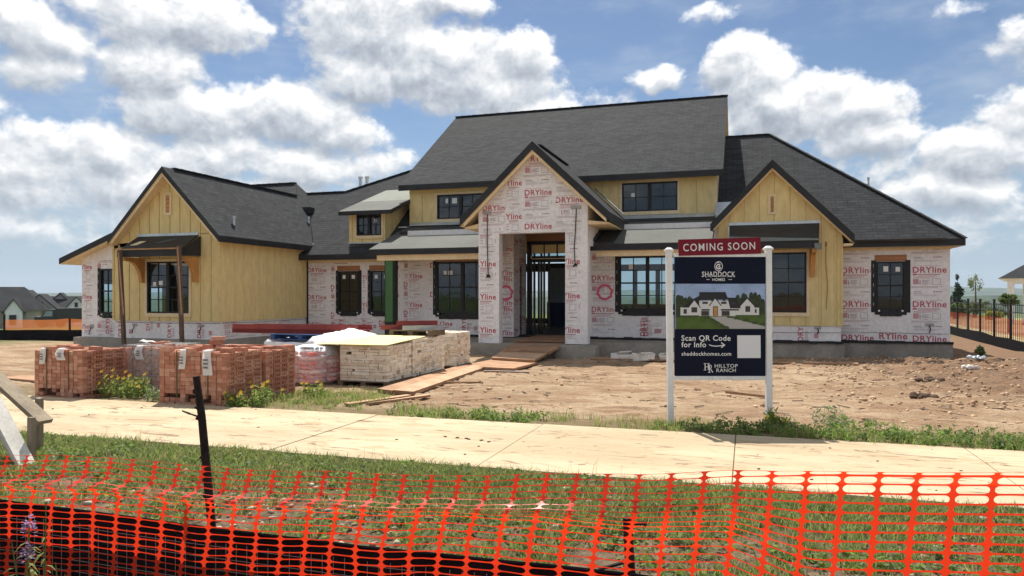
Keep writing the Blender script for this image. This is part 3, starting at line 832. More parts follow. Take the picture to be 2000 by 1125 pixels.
# foundation -----------------------------------------------------------
for x0, x1, y0, y1, z1 in ((-21.72, -15.74, 19.03, 34.5, -.006), (-15.74, -11.5, 23.83, 34.5, -.008), (-12.2, -.95, 21.95, 34.4, -.03), (-8.15, -4.1, 20.92, 21.95, -.06), (-.9, 2.75, 23.53, 34.5, -.004), (2.75, 5.74, 24.23, 34.5, -.007), (-5.35, -4.15, 20.82, 21.2, -.10)):
    fb = H(); fb.box(x0, x1, y0, y1, -.9, z1, M_concrete); fb.build('foundation', house)
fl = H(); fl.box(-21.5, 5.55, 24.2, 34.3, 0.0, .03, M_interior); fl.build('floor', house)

# ---- walls -----------------------------------------------------------
TH = .16
# low left block
w = H(); wall(w, 'x', 19.3, TH, -21.65, -20.06, 0, 2.45, [W1], M_wrap, M_interior, M_stud)
w.prism([(-21.65, 19.3, 2.45), (-20.06, 19.3, 2.45), (-20.06, 19.3, 3.22), (-21.65, 19.3, 2.66)], (0, TH, 0), M_wrap)
wall(w, 'y', -21.65, TH, 19.3 + TH, 27, 0, 2.6, [(19.75, 20.9, .7, 1.8), (21.75, 22.9, .5, 1.75)], M_wrap, M_interior, M_stud)
wrap_print(w, -21.62, -20.08, .02, 2.6, 19.296, [(W1[0] - .1, W1[1] + .1, W1[2] - .2, W1[3] + .1)], (.35, .12), sc=.9)
rot_print(w, (-20.45,), .12, 19.294)
w.box(-21.30, -21.12, 19.28, 19.299, .30, .42, M_greymetal)
w.tube([(-21.2, 19.27, .32), (-21.24, 19.24, .2), (-21.28, 19.25, .08)], .014, M_black_rubber, 5)
w.build('wall', house)
window(*W1, 19.3, 1, 2, 4, tape=.11, apron=.16)
# yellow left wing
apexL, eaveL, slopeL = -17.7, 3.26, 1.023
topL = lambda x: 5.51 - abs(x - apexL) * slopeL - .24
w = H(); wall(w, 'x', 19.1, TH, -20.06, -15.8, .58, 3.1, [W2], M_siding, M_interior, M_stud)
w.prism([(-20.06, 19.1, 3.1), (-15.8, 19.1, 3.1), (-15.8, 19.1, topL(-15.8) + .1), (apexL, 19.1, topL(apexL) + .1), (-20.06, 19.1, topL(-20.06) + .1)], (0, TH, 0), M_siding)
wall(w, 'y', -15.8, -TH, 19.1 + TH, 23.9, .58, 3.1, [], M_siding, M_interior, M_stud)
V1 = (-17.96, -17.66, 4.01, 4.72)
W2t = (W2[0] - .09, W2[1] + .09, W2[2] - .12, W2[3] + .09)
battens(w, -20.06, -15.8, .58, lambda x: topL(x) - .02, 19.1, off=.24, holes=[W2t, V1])
battens(w, 19.1, 23.9, .58, 3.08, 0, side=-15.8, off=.3)
w.box(-15.83, -15.775, 19.075, 19.13, .575, 3.06, M_batten); w.box(-20.08, -20.02, 19.07, 19.1, .575, 3.06, M_batten)
w.box(-18.98, -18.92, 19.095, 19.099, 2.60, 2.70, M_header)
w.build('siding_wall', house)
window(*W2, 19.1, 2, 2, 4, trim=True, stickers=[(-18.45, 1.72, .12, .12), (-18.22, 1.74, .16, .14)])
# wrap band below the yellow siding
w = H(); wall(w, 'x', 19.14, TH, -20.06, -15.83, 0, .58, [], M_wrap, M_interior, M_stud); wall(w, 'y', -15.83, -TH, 19.14 + TH, 23.9, 0, .58, [], M_wrap, M_interior, M_stud)
rot_print(w, (-19.75, -17.72, -16.55), .04, 19.137, .5); rot_print(w, (-18.6,), .26, 19.137, .2)
for a in (-19.3, -16.62):
    w.box(a, a + .2, 19.12, 19.137, .40, .48, M_greymetal); w.tube([(a + .1, 19.11, .42), (a + .05, 19.08, .25), (a + .02, 19.1, .16)], .014, M_black_rubber, 5)
w.tube([(-20.0, 19.12, .53), (-18.5, 19.115, .51), (-17, 19.12, .515), (-15.8, 19.12, .525)], .006, M_black_rubber, 4)
w.tube([(-15.81, 19.2, .525), (-15.81, 21, .50), (-15.81, 23.8, .52)], .006, M_black_rubber, 4)
wrap_print(w, 19.3, 23.7, .04, .55, 0, side=-15.826, ph=(.1, -.1), sc=.85)
w.build('wall', house)
# recessed wall with two narrow windows
def edge(h, k): return (h[0] - k, h[1] + k, h[2] - k * 2.2, h[3] + .24)
w = H(); wall(w, 'x', 23.9, TH, -15.8, -11.3, 0, 3.05, [W3, W4], M_wrap, M_interior, M_stud)
wrap_print(w, -15.75, -11.4, .05, 2.62, 23.896, [edge(W3, .1), edge(W4, .1)], (.02, .18), sc=.95)
rot_print(w, (-14.25, -13.3), .1, 23.894, .45)
w.box(-15.79, -15.74, 23.87, 23.9, 0, 2.9, M_tape)
w.build('wall', house)
for Wn in (W3, W4): window(*Wn, 23.9, 1, 2, 4, tape=.10, apron=.16, header=.2, stickers=[(Wn[0] + .17, 2.02, .12, .14), (Wn[0] + .55, 2.02, .13, .14)])
# porch walls either side of the entrance
w = H(); wall(w, 'x', 23.6, TH, -11.47, -7.52, 0, 3.7, [W5], M_wrap, M_interior, M_stud)
wrap_print(w, -11.45, -7.53, .02, 2.75, 23.596, [edge(W5, .14)], (.30, .42), colw=1.15)
wrap_print(w, -8.02, -7.55, .02, 3.4, 23.594, (), (.33, .55))
ring(w, (-7.80, 23.59, 1.49), .27, .085, M_spray); rot_print(w, (-9.25,), .1, 23.594, .5)
wall(w, 'y', -7.52, -TH, 23.6 + TH, 25.1, 0, 3.7, [], M_wrap, M_interior, M_stud)
wall(w, 'y', -11.47, TH, 23.6 + TH, 23.9, 0, 3.7, [], M_wrap, M_interior, M_stud)
wrap_print(w, 23.65, 25.0, .02, 3.4, 0, side=-7.516, ph=(.4, .25))
w.box(-7.515, -7.49, 24.35, 24.42, 0, 2.45, M_tape)
w.build('wall', house)
window(*W5, 23.6, 2, 2, 4, tape=.13, apron=.22, header=.2, stickers=[(-10.1, 2.12, .12, .15), (-9.93, 2.1, .17, .17)])
w = H(); wall(w, 'x', 23.6, TH, -5.0, -.8, 0, 3.7, [W6], M_wrap, M_interior, M_stud)
wrap_print(w, -4.85, -.85, .02, 2.8, 23.596, [edge(W6, .13)], (-.02, .17), colw=1.5, stag=.0)
rot_print(w, (-3.1, -3.0), .1, 23.594, .6); ring(w, (-4.40, 23.592, 1.51), .27, .085, M_spray)
wall(w, 'y', -5.0, TH, 23.6 + TH, 25.1, 0, 3.7, [], M_wrap, M_interior, M_stud)
w.box(-4.98, -4.93, 23.585, 23.597, .3, 1.9, M_print2)
w.build('wall', house)
window(*W6, 23.6, 2, 2, 4, tape=.14, apron=.2, header=.2, stickers=[(-3.62, 2.25, .14, .16)])
# right yellow gable
apexR = .737
topR = lambda x: 5.48 - (x - apexR) * 1.022 - .26 if x > apexR else 5.48 - (apexR - x) * 1.045 - .26
w = H(); wall(w, 'x', 23.5, TH, -.83, 2.69, .50, 3.2, [W7], M_siding, M_interior, M_stud)
w.prism([(-.83, 23.5, 3.2), (2.69, 23.5, 3.2), (2.69, 23.5, topR(2.69) + .1), (apexR, 23.5, topR(apexR) + .1), (-.83, 23.5, topR(-.83) + .1)], (0, TH, 0), M_siding)
wall(w, 'y', 2.69, -TH, 23.5 + TH, 24.3, .5, 3.2, [], M_siding, M_interior, M_stud)
wall(w, 'y', -.83, TH, 23.5 + TH, 25, .0, 3.9, [], M_siding, M_interior, M_stud)
V2 = (.62, .86, 3.86, 4.48)
battens(w, -.83, 2.69, .5, lambda x: topR(x) - .02, 23.5, off=.32, holes=[(W7[0] - .1, W7[1] + .1, W7[2] - .12, W7[3] + .1), V2], step=.43)
w.box(2.655, 2.71, 23.475, 23.5, .495, 3.1, M_batten)
w.box(2.22, 2.28, 23.49, 23.498, 2.86, 3.0, M_header); w.tube([(2.25, 23.485, 2.86), (2.24, 23.48, 2.4), (2.29, 23.48, 1.7), (2.25, 23.48, 1.0)], .012, M_seam, 5)
w.build('siding_wall', house)
window(*W7, 23.5, 2, 2, 4, trim=True)
w = H(); wall(w, 'x', 23.54, TH, -.83, 2.66, 0, .5, [], M_wrap, M_interior, M_stud); rot_print(w, (.35, 1.62), .03, 23.537, .45)
w.box(1.93, 2.12, 23.52, 23.537, .40, .49, M_greymetal); w.tube([(2.02, 23.51, .42), (2.04, 23.48, .32), (2.0, 23.5, .27)], .02, M_black_rubber, 5)
w.tube([(-.8, 23.53, .30), (1.0, 23.525, .285), (2.66, 23.53, .30)], .005, M_black_rubber, 4)
w.build('wall', house)
# right wing
w = H(); wall(w, 'x', 24.3, TH, 2.69, 5.68, 0, 2.9, [W8], M_wrap, M_interior, M_stud)
wrap_print(w, 2.72, 5.66, .02, 2.85, 24.296, [edge(W8, .14)], (-.04, -.02), colw=1.94, stag=0, sc=1.05)
put_text(w, 'RYline', (3.8, 24.294, .10), (1, 0, 0), (0, 0, 1), .19, M_print, .020)
w.box(5.03, 5.25, 24.28, 24.296, .50, .58, M_greymetal); w.tube([(5.14, 24.27, .52), (5.16, 24.24, .4), (5.13, 24.26, .3)], .016, M_black_rubber, 5)
w.tube([(2.72, 24.29, .30), (4.2, 24.285, .285), (5.66, 24.29, .27)], .005, M_black_rubber, 4)
wall(w, 'y', 5.68, -TH, 24.3 + TH, 34.1, 0, 2.9, [], M_wrap, M_interior, M_stud)
w.build('wall', house)
window(*W8, 24.3, 1, 2, 4, tape=.14, apron=.2, header=.2, stickers=[(3.92, 2.12, .13, .16), (4.25, 2.12, .12, .14)])
# black felt hanging out between wrap and slab
for x0, x1, y in ((-.6, 2.72, 23.50), (2.2, 5.75, 24.22), (-4.9, -.95, 23.57), (-11.4, -8.1, 23.57)):
    n = 14; w = H()
    for k in range(n):
        a0 = x0 + (x1 - x0) * k / n; a1 = x0 + (x1 - x0) * (k + 1) / n
        w.box(a0, a1, y - .03, y + .05, -.02 - .02 * random.random(), .035 + .03 * random.random(), M_tape)
    w.build('sill_felt', house)
# upper front wall of the tall middle block
w = H(); wall(w, 'x', 25.0, TH, -12.07, -.93, 2.9, 5.45, [U1, U2], M_siding, M_interior, M_stud)
battens(w, -12.07, -.93, 3.9, 5.3, 25.0, off=.5, step=.62, holes=[(U1[0] - .1, U1[1] + .1, U1[2] - .12, U1[3] + .1), (U2[0] - .1, U2[1] + .1, U2[2] - .12, U2[3] + .1)])
w.box(-12.07, -.93, 24.975, 24.999, 5.22, 5.34, M_batten)
for x, s in ((-12.07, TH), (-.93, -TH)):
    w.prism([(x, 25.0 + TH, 2.9), (x, 25.0 + TH, 5.55), (x, 30.28, 9.0), (x, 35.5, 5.45), (x, 35.5, 2.9)], (s, 0, 0), M_siding)
w.box(-1.03, -.915, 24.98, 25.05, 4.0, 5.3, M_cream)
w.build('siding_wall', house)
window(*U1, 25.0, 2, 2, 2, trim=True, stickers=[(-10.62, 4.82, .1, .17), (-10.36, 4.80, .2, .2)])
window(*U2, 25.0, 2, 2, 2, trim=True, stickers=[(-3.75, 4.75, .12, .15)])
# rear and inner walls
w = H(); wall(w, 'x', 34.3, -TH, -21.65, 5.68, 0, 5.4, [(-6.1, -5.05, 1.0, 2.55), (-4.85, -4.0, 1.0, 2.55), (-3.8, -2.95, 1.0, 2.55), (-6.1, -2.95, 2.85, 3.3), (-11.6, -8.2, .3, 2.55), (-11.6, -7.4, 2.95, 3.55), (.9, 1.8, 1.0, 2.4)], M_wrap, M_interior, M_stud)
w.build('wall', house)
for x in (-8.0, -7.78, -7.5, -7.2): st = H(); st.box(x - .03, x + .03, 27.0, 27.12, .03, 3.3, M_stud); st.build('stud', house)
for x in np.arange(-12, 2.5, .62):
    if not (-8.9 < x < -2.2): st = H(); st.box(x - .025, x + .025, 28.98, 29.07, .03, 3.3, M_stud); st.build('stud', house)
st = H(); st.box(-12, -8.95, 29.08, 29.16, .03, 3.3, M_interior); st.build('stud_partition', house)
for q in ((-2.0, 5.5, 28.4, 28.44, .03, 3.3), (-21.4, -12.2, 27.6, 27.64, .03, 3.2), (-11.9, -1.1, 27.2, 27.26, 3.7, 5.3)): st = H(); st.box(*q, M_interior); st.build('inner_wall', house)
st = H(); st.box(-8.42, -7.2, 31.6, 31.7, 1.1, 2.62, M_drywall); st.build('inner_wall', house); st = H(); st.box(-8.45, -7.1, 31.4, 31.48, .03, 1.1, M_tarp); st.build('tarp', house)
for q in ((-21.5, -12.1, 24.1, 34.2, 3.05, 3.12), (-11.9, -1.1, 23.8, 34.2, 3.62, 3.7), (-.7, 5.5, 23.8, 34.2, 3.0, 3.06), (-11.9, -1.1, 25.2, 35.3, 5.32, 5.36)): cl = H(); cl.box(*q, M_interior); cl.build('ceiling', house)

# entrance: black door frame with transom --------------------------------
d = H(); y = 25.0; x0, x1 = -7.45, -5.25
d.box(x0, x0 + .16, y - .06, y + .1, .03, 3.32, M_tape); d.box(x1 - .16, x1, y - .06, y + .1, .03, 3.32, M_tape)
d.box(x0, x1, y - .06, y + .1, 3.2, 3.32, M_frame); d.box(x0, x1, y - .07, y + .1, 2.58, 2.80, M_frame); d.box(x0 + .15, x0 + .19, y - .075, y - .07, 2.72, 2.79, M_sticker)
d.box(x0 + .2, x1 - .1, y - .09, y - .07, 2.69, 2.72, M_cream)
for k in range(1, 4): d.box(x0 + .16 + (x1 - x0 - .32) * k / 4 - .02, x0 + .16 + (x1 - x0 - .32) * k / 4 + .02, y - .03, y + .04, 2.8, 3.2, M_frame)
for a in (x0 + .42, x0 + .62): d.box(a - .03, a + .03, y - .02, y + .06, .03, 2.58, M_frame)
door = d.build('door_frame', house)
d = H(); d.poly([(x0 + .16, y + .005, 2.8), (x1 - .16, y + .005, 2.8), (x1 - .16, y + .005, 3.2), (x0 + .16, y + .005, 3.2)], M_glass); d.build('pane', door)
d = H(); d.box(x0 - .02, x1 + .02, y - .05, y + .1, 3.33, 3.58, M_header); d.build('header', door)
d = H(); wall(d, 'x', y, TH, -7.55, -4.95, 3.58, 4.1, [], M_wrap, M_interior, M_stud); wall(d, 'x', y, TH, x1, -4.98, 0, 3.6, [], M_wrap, M_interior, M_stud); d.build('wall', house)

# ---- portico -----------------------------------------------------------
pxL, pxR, pA = -7.89, -4.46, -6.082
slP = (6.01 - 3.82) / 2.285
topP = lambda x: 6.01 - abs(x - pA) * slP - .28
w = H(); D_ = .34
w.box(pxL, -7.22, 21.2, 21.2 + D_, -.10, 3.3, M_wrap); w.box(-5.14, pxR, 21.2, 21.2 + D_, -.04, 3.3, M_wrap)
w.prism([(pxL, 21.2, 3.3), (pxR, 21.2, 3.3), (pxR, 21.2, topP(pxR)), (pA, 21.2, topP(pA)), (pxL, 21.2, topP(pxL))], (0, D_, 0), M_wrap)
inG = lambda a, z: z < topP(a) - .06
hole = [(-7.24, -5.12, -1, 3.32)]
wrap_print(w, pxL + .02, -7.24, -.08, 3.3, 21.196, (), (.30, .03), colw=2)
wrap_print(w, -5.12, pxR - .02, -.02, 3.3, 21.196, (), (.42, .05), colw=2)
wrap_print(w, pxL + .05, -7.0, 3.3, 4.9, 21.196, (), (-.08, -.34), gable=inG, colw=3)
wrap_print(w, -7.0, -6.5, 3.3, 5.4, 21.196, (), (.33, -1.08), gable=inG, colw=3)
wrap_print(w, -6.5, -5.5, 3.34, 5.8, 21.196, (), (-.1, -.72), gable=inG, colw=3)
wrap_print(w, -5.42, pxR, 3.34, 5.4, 21.196, (), (.02, -.46), gable=inG, colw=3)
w.build('portico_wall', house)
for x, s in ((pxL, .12), (pxR, -.12)):
    w = H(); w.prism([(x, 21.2 + D_, 2.9), (x, 25.0, 2.9), (x, 25.0, topP(x)), (x, 21.2 + D_, topP(x))], (s, 0, 0), M_wrap); w.build('portico_side', house)
w = H(); w.box(pxL + .13, pxR - .13, 21.2 + D_, 25.0, 3.62, 3.7, M_wood)
w.build('portico_ceiling', house)
w = H(); w.box(-7.72, -7.48, 21.18, 21.198, 3.89, 4.0, M_greymetal); w.build('wiring_plate', house)
w = H(); w.box(-4.97, -4.65, 21.18, 21.198, 3.96, 4.07, M_greymetal); w.build('wiring_plate', house)
for pth in ([(-7.6, 21.19, 3.92), (-7.6, 21.17, 3.2), (-7.58, 21.165, 2.5), (-7.56, 21.16, 2.02)], [(-4.8, 21.19, 4.0), (-4.82, 21.17, 3.4), (-4.86, 21.165, 2.8), (-4.83, 21.16, 2.33)]):
    w = H(); w.tube(pth, .014, M_black_rubber, 6); e = Vector(pth[-1])
    for k in range(7): w.tube([e, e + Vector((random.uniform(-.07, .07), -.02, random.uniform(-.09, .03)))], .022, M_black_rubber, 5)
    w.build('cable', house)

# ---- roofs -------------------------------------------------------------
def roof(pts, th=.2, top=None, bot=None, side=None, name='roof'):
    s = H(); s.slab(pts, th, top or M_shingle, side or M_blackpaint, bot or M_cream); return s.build(name, house)


def pt(p): return Vector(p)


# left wing and the hipped back of it
roof([(-15.5, 18.7, 3.26), (-15.5, 23.84, 3.26), (-17.95, 27.19, 5.77), (-18.39, 27.0, 6.22), (-17.7, 26.05, 5.51), (-17.7, 18.7, 5.51)])
roof([(-17.7, 18.7, 5.51), (-17.7, 26.05, 5.51), (-19.9, 26.05, 3.26), (-19.9, 18.7, 3.26)])
roof([(-17.71, 26.05, 5.50), (-18.4, 27.0, 6.21), (-20.66, 27.0, 6.21), (-23.6, 23.2, 3.2), (-19.9, 23.2, 3.2)], .15)
roof([(-20.66, 27.0, 6.22), (-18.39, 27.0, 6.22), (-17.95, 27.19, 5.77), (-17.95, 34.8, 2.8), (-23.6, 34.8, 2.8)], .12)
roof([(-20.66, 27.0, 6.22), (-23.6, 34.8, 2.8), (-23.6, 23.2, 3.2)], .12)
roof([(-22.21, 18.9, 2.66), (-19.7, 18.9, 3.56), (-19.7, 27, 3.56), (-22.21, 27, 2.66)])
# recessed front plane with its hip
roof([(-15.9, 23.35, 2.90), (-12.12, 23.35, 2.90), (-12.12, 29.33, 7.385), (-16.1, 27.19, 5.775), (-17.95, 27.19, 5.775), (-15.49, 23.86, 3.28)])
roof([(-17.95, 27.19, 5.77), (-16.1, 27.19, 5.77), (-16.1, 34.8, 2.8), (-17.95, 34.8, 2.8)], .12)
roof([(-16.1, 27.19, 5.77), (-12.12, 29.33, 7.38), (-12.12, 34.8, 2.8), (-16.1, 34.8, 2.8)], .12)
# tall middle block
roof([(-12.34, 24.6, 5.50), (-.717, 24.6, 5.50), (-.717, 30.28, 9.34), (-12.34, 30.28, 9.34)], .21)
roof([(-12.34, 30.28, 9.34), (-.717, 30.28, 9.34), (-.717, 36, 5.47), (-12.34, 36, 5.47)], .21)
# right hip
roof([(-.92, 23.9, 3.04), (5.98, 23.9, 3.04), (.82, 29.06, 7.44), (-.92, 29.06, 7.44)], .2)
roof([(5.98, 23.9, 3.04), (5.98, 34.2, 3.04), (.82, 29.06, 7.44)], .2)
roof([(5.98, 34.3, 3.0), (-.92, 34.3, 3.0), (-.92, 29.06, 7.44), (.82, 29.06, 7.44)], .2)
# right front gable
roof([(apexR, 23.2, 5.48), (2.99, 23.2, 3.18), (2.99, 26.9, 3.18), (apexR, 26.9, 5.48)], .26)
roof([(apexR, 23.2, 5.48), (apexR, 26.9, 5.48), (-1.06, 26.9, 3.60), (-1.06, 23.2, 3.60)], .26)
# portico gable
roof([(pA, 20.9, 6.01), (-3.76, 20.9, 3.82), (-3.76, 25.6, 3.82), (pA, 25.6, 6.01)], .27)
roof([(pA, 20.9, 6.01), (pA, 25.6, 6.01), (-8.40, 25.6, 3.79), (-8.40, 20.9, 3.79)], .27)
# ridge caps
for a, b in (((-17.7, 19.2, 5.53), (-17.7, 26.0, 5.53)), ((-12.36, 30.28, 9.36), (-.7, 30.28, 9.36)), ((pA, 21.6, 6.03), (pA, 25.3, 6.03)), ((apexR, 24.0, 5.50), (apexR, 26.7, 5.50)), ((-.9, 29.06, 7.46), (.82, 29.06, 7.46)), ((.82, 29.06, 7.46), (5.98, 23.9, 3.06)), ((-18.0, 27.19, 5.79), (-16.1, 27.19, 5.79)), ((-16.1, 27.19, 5.79), (-12.1, 29.34, 7.41)), ((-20.6, 27.0, 6.24), (-18.4, 27.0, 6.24))):
    rc = H(); a = Vector(a); b = Vector(b); n = int((b - a).length / .28) + 1
    for k in range(n):
        p = a.lerp(b, k / n); q = a.lerp(b, min(1, (k + 1.15) / n)); rc.beam(p + Vector((0, 0, .002 + .006 * (k % 2))), q + Vector((0, 0, -.006)), .17, .03, M_shingle_far)
    rc.build('ridge_cap', house)
# shed roofs of the porch, covered in felt
roof([(-12.14, 22.0, 2.96), (-7.9, 22.0, 2.96), (-7.9, 25.0, 4.01), (-12.14, 25.0, 4.01)], .2, top=M_felt, name='porch_roof')
roof([(-4.66, 22.0, 2.97), (-.96, 22.0, 2.97), (-.96, 25.0, 4.03), (-4.4, 25.0, 4.03)], .2, top=M_felt, name='porch_roof')
# black membrane strips and valley on the felt
w = H()
def on(x, y, k=.012): return (x, y, 2.96 + (y - 22) * .351 + k)
w.prism([on(-11.3, 24.55), on(-7.92, 24.5), on(-7.92, 24.98), on(-11.0, 24.98)], (0, 0, .012), M_membrane)
w.build('membrane', house); w = H()
w.prism([on(-4.6, 22.05, .03), on(-3.85, 22.05, .02), on(-3.75, 24.98, .03), on(-4.4, 24.98, .05)], (0, 0, .02), M_membrane)
w.build('membrane', house); w = H()
w.prism([on(-3.8, 24.55, .03), on(-.95, 24.5, .03), on(-.95, 24.98, .03), on(-3.8, 24.98, .03)], (0, 0, .012), M_tape)
w.build('membrane', house); w = H()
for k in range(9): w.tube([(-4.5 + .05 * math.sin(k), 22.0 + k * .25, 3.08 + k * .095), (-4.42, 22.3 + k * .25, 3.2 + k * .09)], .06 + .025 * math.sin(k * 2.1), M_membrane, 6)
w.build('membrane', house); w = H()
for k in range(4): w.tube([(-8.02, 22.1 + k * .1, 3.0 + k * .04), (-7.95, 22.2 + k * .1, 3.1 + k * .06)], .07, M_membrane, 6)
w.build('membrane', house)
for x0, x1 in ((-12.0, -7.9), (-4.35, -1.0)):
    w = H(); w.hexa([(x0, 24.80, 4.00), (x1, 24.80, 4.00), (x0, 24.99, 4.02), (x1, 24.99, 4.02), (x0, 24.80, 4.012), (x1, 24.80, 4.012), (x0, 24.985, 4.14), (x1, 24.985, 4.14)], M_metal); w.build('flashing', house)
w = H(); w.hexa([(-.95, 24.3, 3.9), (-.45, 24.3, 3.9), (-.95, 24.9, 4.4), (-.3, 24.9, 4.4), (-.95, 24.28, 3.98), (-.45, 24.28, 3.98), (-.95, 24.88, 4.46), (-.3, 24.88, 4.46)], M_metal)
w.build('flashing', house); w = H(); w.beam((-3.72, 23.2, 3.97), (-5.0, 24.95, 5.1), .02, .05, M_metal)
w.build('flashing', house); w = H(); w.box(-12.35, -12.0, 24.6, 24.98, 3.92, 3.96, M_metal)
w.build('flashing', house)
for q in ((-11.9, -7.95, 22.12, 22.26, 2.58, 2.76), (-4.4, -1.0, 22.12, 22.26, 2.60, 2.77), (-11.9, -11.75, 22.26, 23.9, 2.6, 2.76), (-15.75, -12.0, 23.88, 23.9, 2.62, 2.72), (2.72, 5.7, 24.275, 24.296, 2.76, 2.84)):
    w = H(); w.box(*q, M_cream); w.build('porch_beam', house)
# lower strip roof in front of the recess: pale starter board
w = H(); w.hexa([(-15.6, 23.95, 3.30), (-13.9, 23.95, 3.30), (-15.6, 24.1, 3.43), (-13.9, 24.1, 3.43), (-15.6, 23.95, 3.345), (-13.9, 23.95, 3.345), (-15.6, 24.1, 3.455), (-13.9, 24.1, 3.455)], M_cream); w.build('starter_board', house)
# rake boards under the gables
def rake(xa, za, xe, ze, y0, y1, drop, t=.11):
    r_ = H()
    r_.prism([(xa, y0, za - drop), (xe, y0, ze - drop), (xe, y0, ze - drop - t), (xa, y0, za - drop - t)], (0, y1 - y0, 0), M_cream); r_.build('rake_board', house)
for s, xe, ze in ((1, -15.62, 3.37), (-1, -19.8, 3.36)): rake(-17.7, 5.51, xe, ze, 18.74, 18.80, .2, .10)
for xe, ze in ((2.9, 3.27), (-1.0, 3.67)): rake(apexR, 5.48, xe, ze, 23.26, 23.3, .26, .05)
for xe, ze in ((-3.86, 3.90), (-8.28, 3.90)): rake(pA, 6.01, xe, ze, 20.95, 21.0, .27, .10)
for s, xe, ze in ((1, -15.8, 3.55), (-1, -20.0, 3.52)): rake(-17.7, 5.51, xe, ze, 19.06, 19.1, .2, .14)
rake(-20.0, 3.45, -22.1, 2.70, 18.95, 19.0, .2, .05)
w = H(); w.prism([(pxR + .01, 21.2, 3.62), (-3.82, 21.2, 3.55), (-3.82, 21.2, 3.5), (pxR + .01, 21.2, 3.5)], (0, 3.6, 0), M_cream); w.build('soffit', house); w = H()
w.prism([(pxL - .01, 21.2, 3.62), (-8.35, 21.2, 3.52), (-8.35, 21.2, 3.47), (pxL - .01, 21.2, 3.47)], (0, 3.6, 0), M_cream); w.build('soffit', house); w = H()
w.box(2.7, 2.95, 23.25, 24.0, 2.86, 2.92, M_cream); w.build('soffit', house)
# gable vents
for v, y in ((V1, 19.1), (V2, 23.5)):
    w = H(); x0, x1, z0, z1 = v; b = .075
    w.box(x0, x1, y - .03, y - .001, z1 - b, z1, M_cream); w.box(x0, x1, y - .03, y - .001, z0, z0 + b, M_cream)
    w.box(x0, x0 + b, y - .03, y - .001, z0 + b, z1 - b, M_cream); w.box(x1 - b, x1, y - .03, y - .001, z0 + b, z1 - b, M_cream)
    w.box(x0 + b, x1 - b, y - .012, y - .001, z0 + b, z1 - b, M_header)
    for k in range(4): zz = z0 + b + (z1 - z0 - 2 * b) * (k + .3) / 4; w.box(x0 + b + .012, x1 - b - .012, y - .02, y - .012, zz, zz + .09, M_cedar)
    w.build('gable_vent', house)
# dormer -----------------------------------------------------------------
w = H(); wall(w, 'x', 23.9, TH, -14.0, -12.52, 3.0, 4.42, [DW], M_siding, M_interior, M_stud)
w.prism([(-12.52, 23.9 + TH, 3.0), (-12.52, 27.0, 3.0), (-12.52, 27.0, 5.45), (-12.52, 23.9 + TH, 4.46)], (-TH, 0, 0), M_siding)
w.prism([(-14.0, 23.9 + TH, 3.0), (-14.0, 27.0, 3.0), (-14.0, 27.0, 5.45), (-14.0, 23.9 + TH, 4.46)], (TH, 0, 0), M_siding)
battens(w, 23.9, 26.6, 3.2, 4.38, 0, side=-12.52, off=.35, step=.4); battens(w, -14.0, -12.52, 3.3, 4.4, 23.9, off=.12, step=.42, holes=[(DW[0] - .1, DW[1] + .1, DW[2] - .12, DW[3] + .1)])
w.build('dormer_wall', house)
window(*DW, 23.9, 2, 2, 2, trim=True, stickers=[(-12.98, 4.08, .1, .13)])
dz = lambda y: 4.46 + .345 * (y - 23.4)
roof([(-14.15, 23.4, dz(23.4)), (-12.05, 23.4, dz(23.4)), (-12.05, 25.0, dz(25.0)), (-14.15, 25.0, dz(25.0))], .15, top=M_felt, name='dormer_roof')
roof([(-14.15, 25.0, dz(25.0)), (-12.1, 25.0, dz(25.0)), (-12.1, 27.1, dz(27.1)), (-14.15, 27.1, dz(27.1))], .15, top=M_felt_light, name='dormer_roof')
w = H(); w.box(-14.02, -12.5, 23.87, 23.9, 3.30, 3.36, M_metal); w.build('flashing', house); w = H(); w.prism([(-13.9, 23.7, 3.16), (-12.6, 23.7, 3.16), (-12.4, 23.88, 3.29), (-14.0, 23.88, 3.29)], (0, 0, .03), M_tape); w.build('flashing', house)
# green sheathed porch column --------------------------------------------
w = H(); w.box(-11.60, -11.33, 22.16, 22.22, .52, 2.6, M_green); w.box(-11.66, -11.26, 22.22, 22.42, -.03, 2.6, M_tape); w.box(-11.61, -11.32, 22.19, 22.22, -.03, .52, M_tape); w.build('porch_column', house)
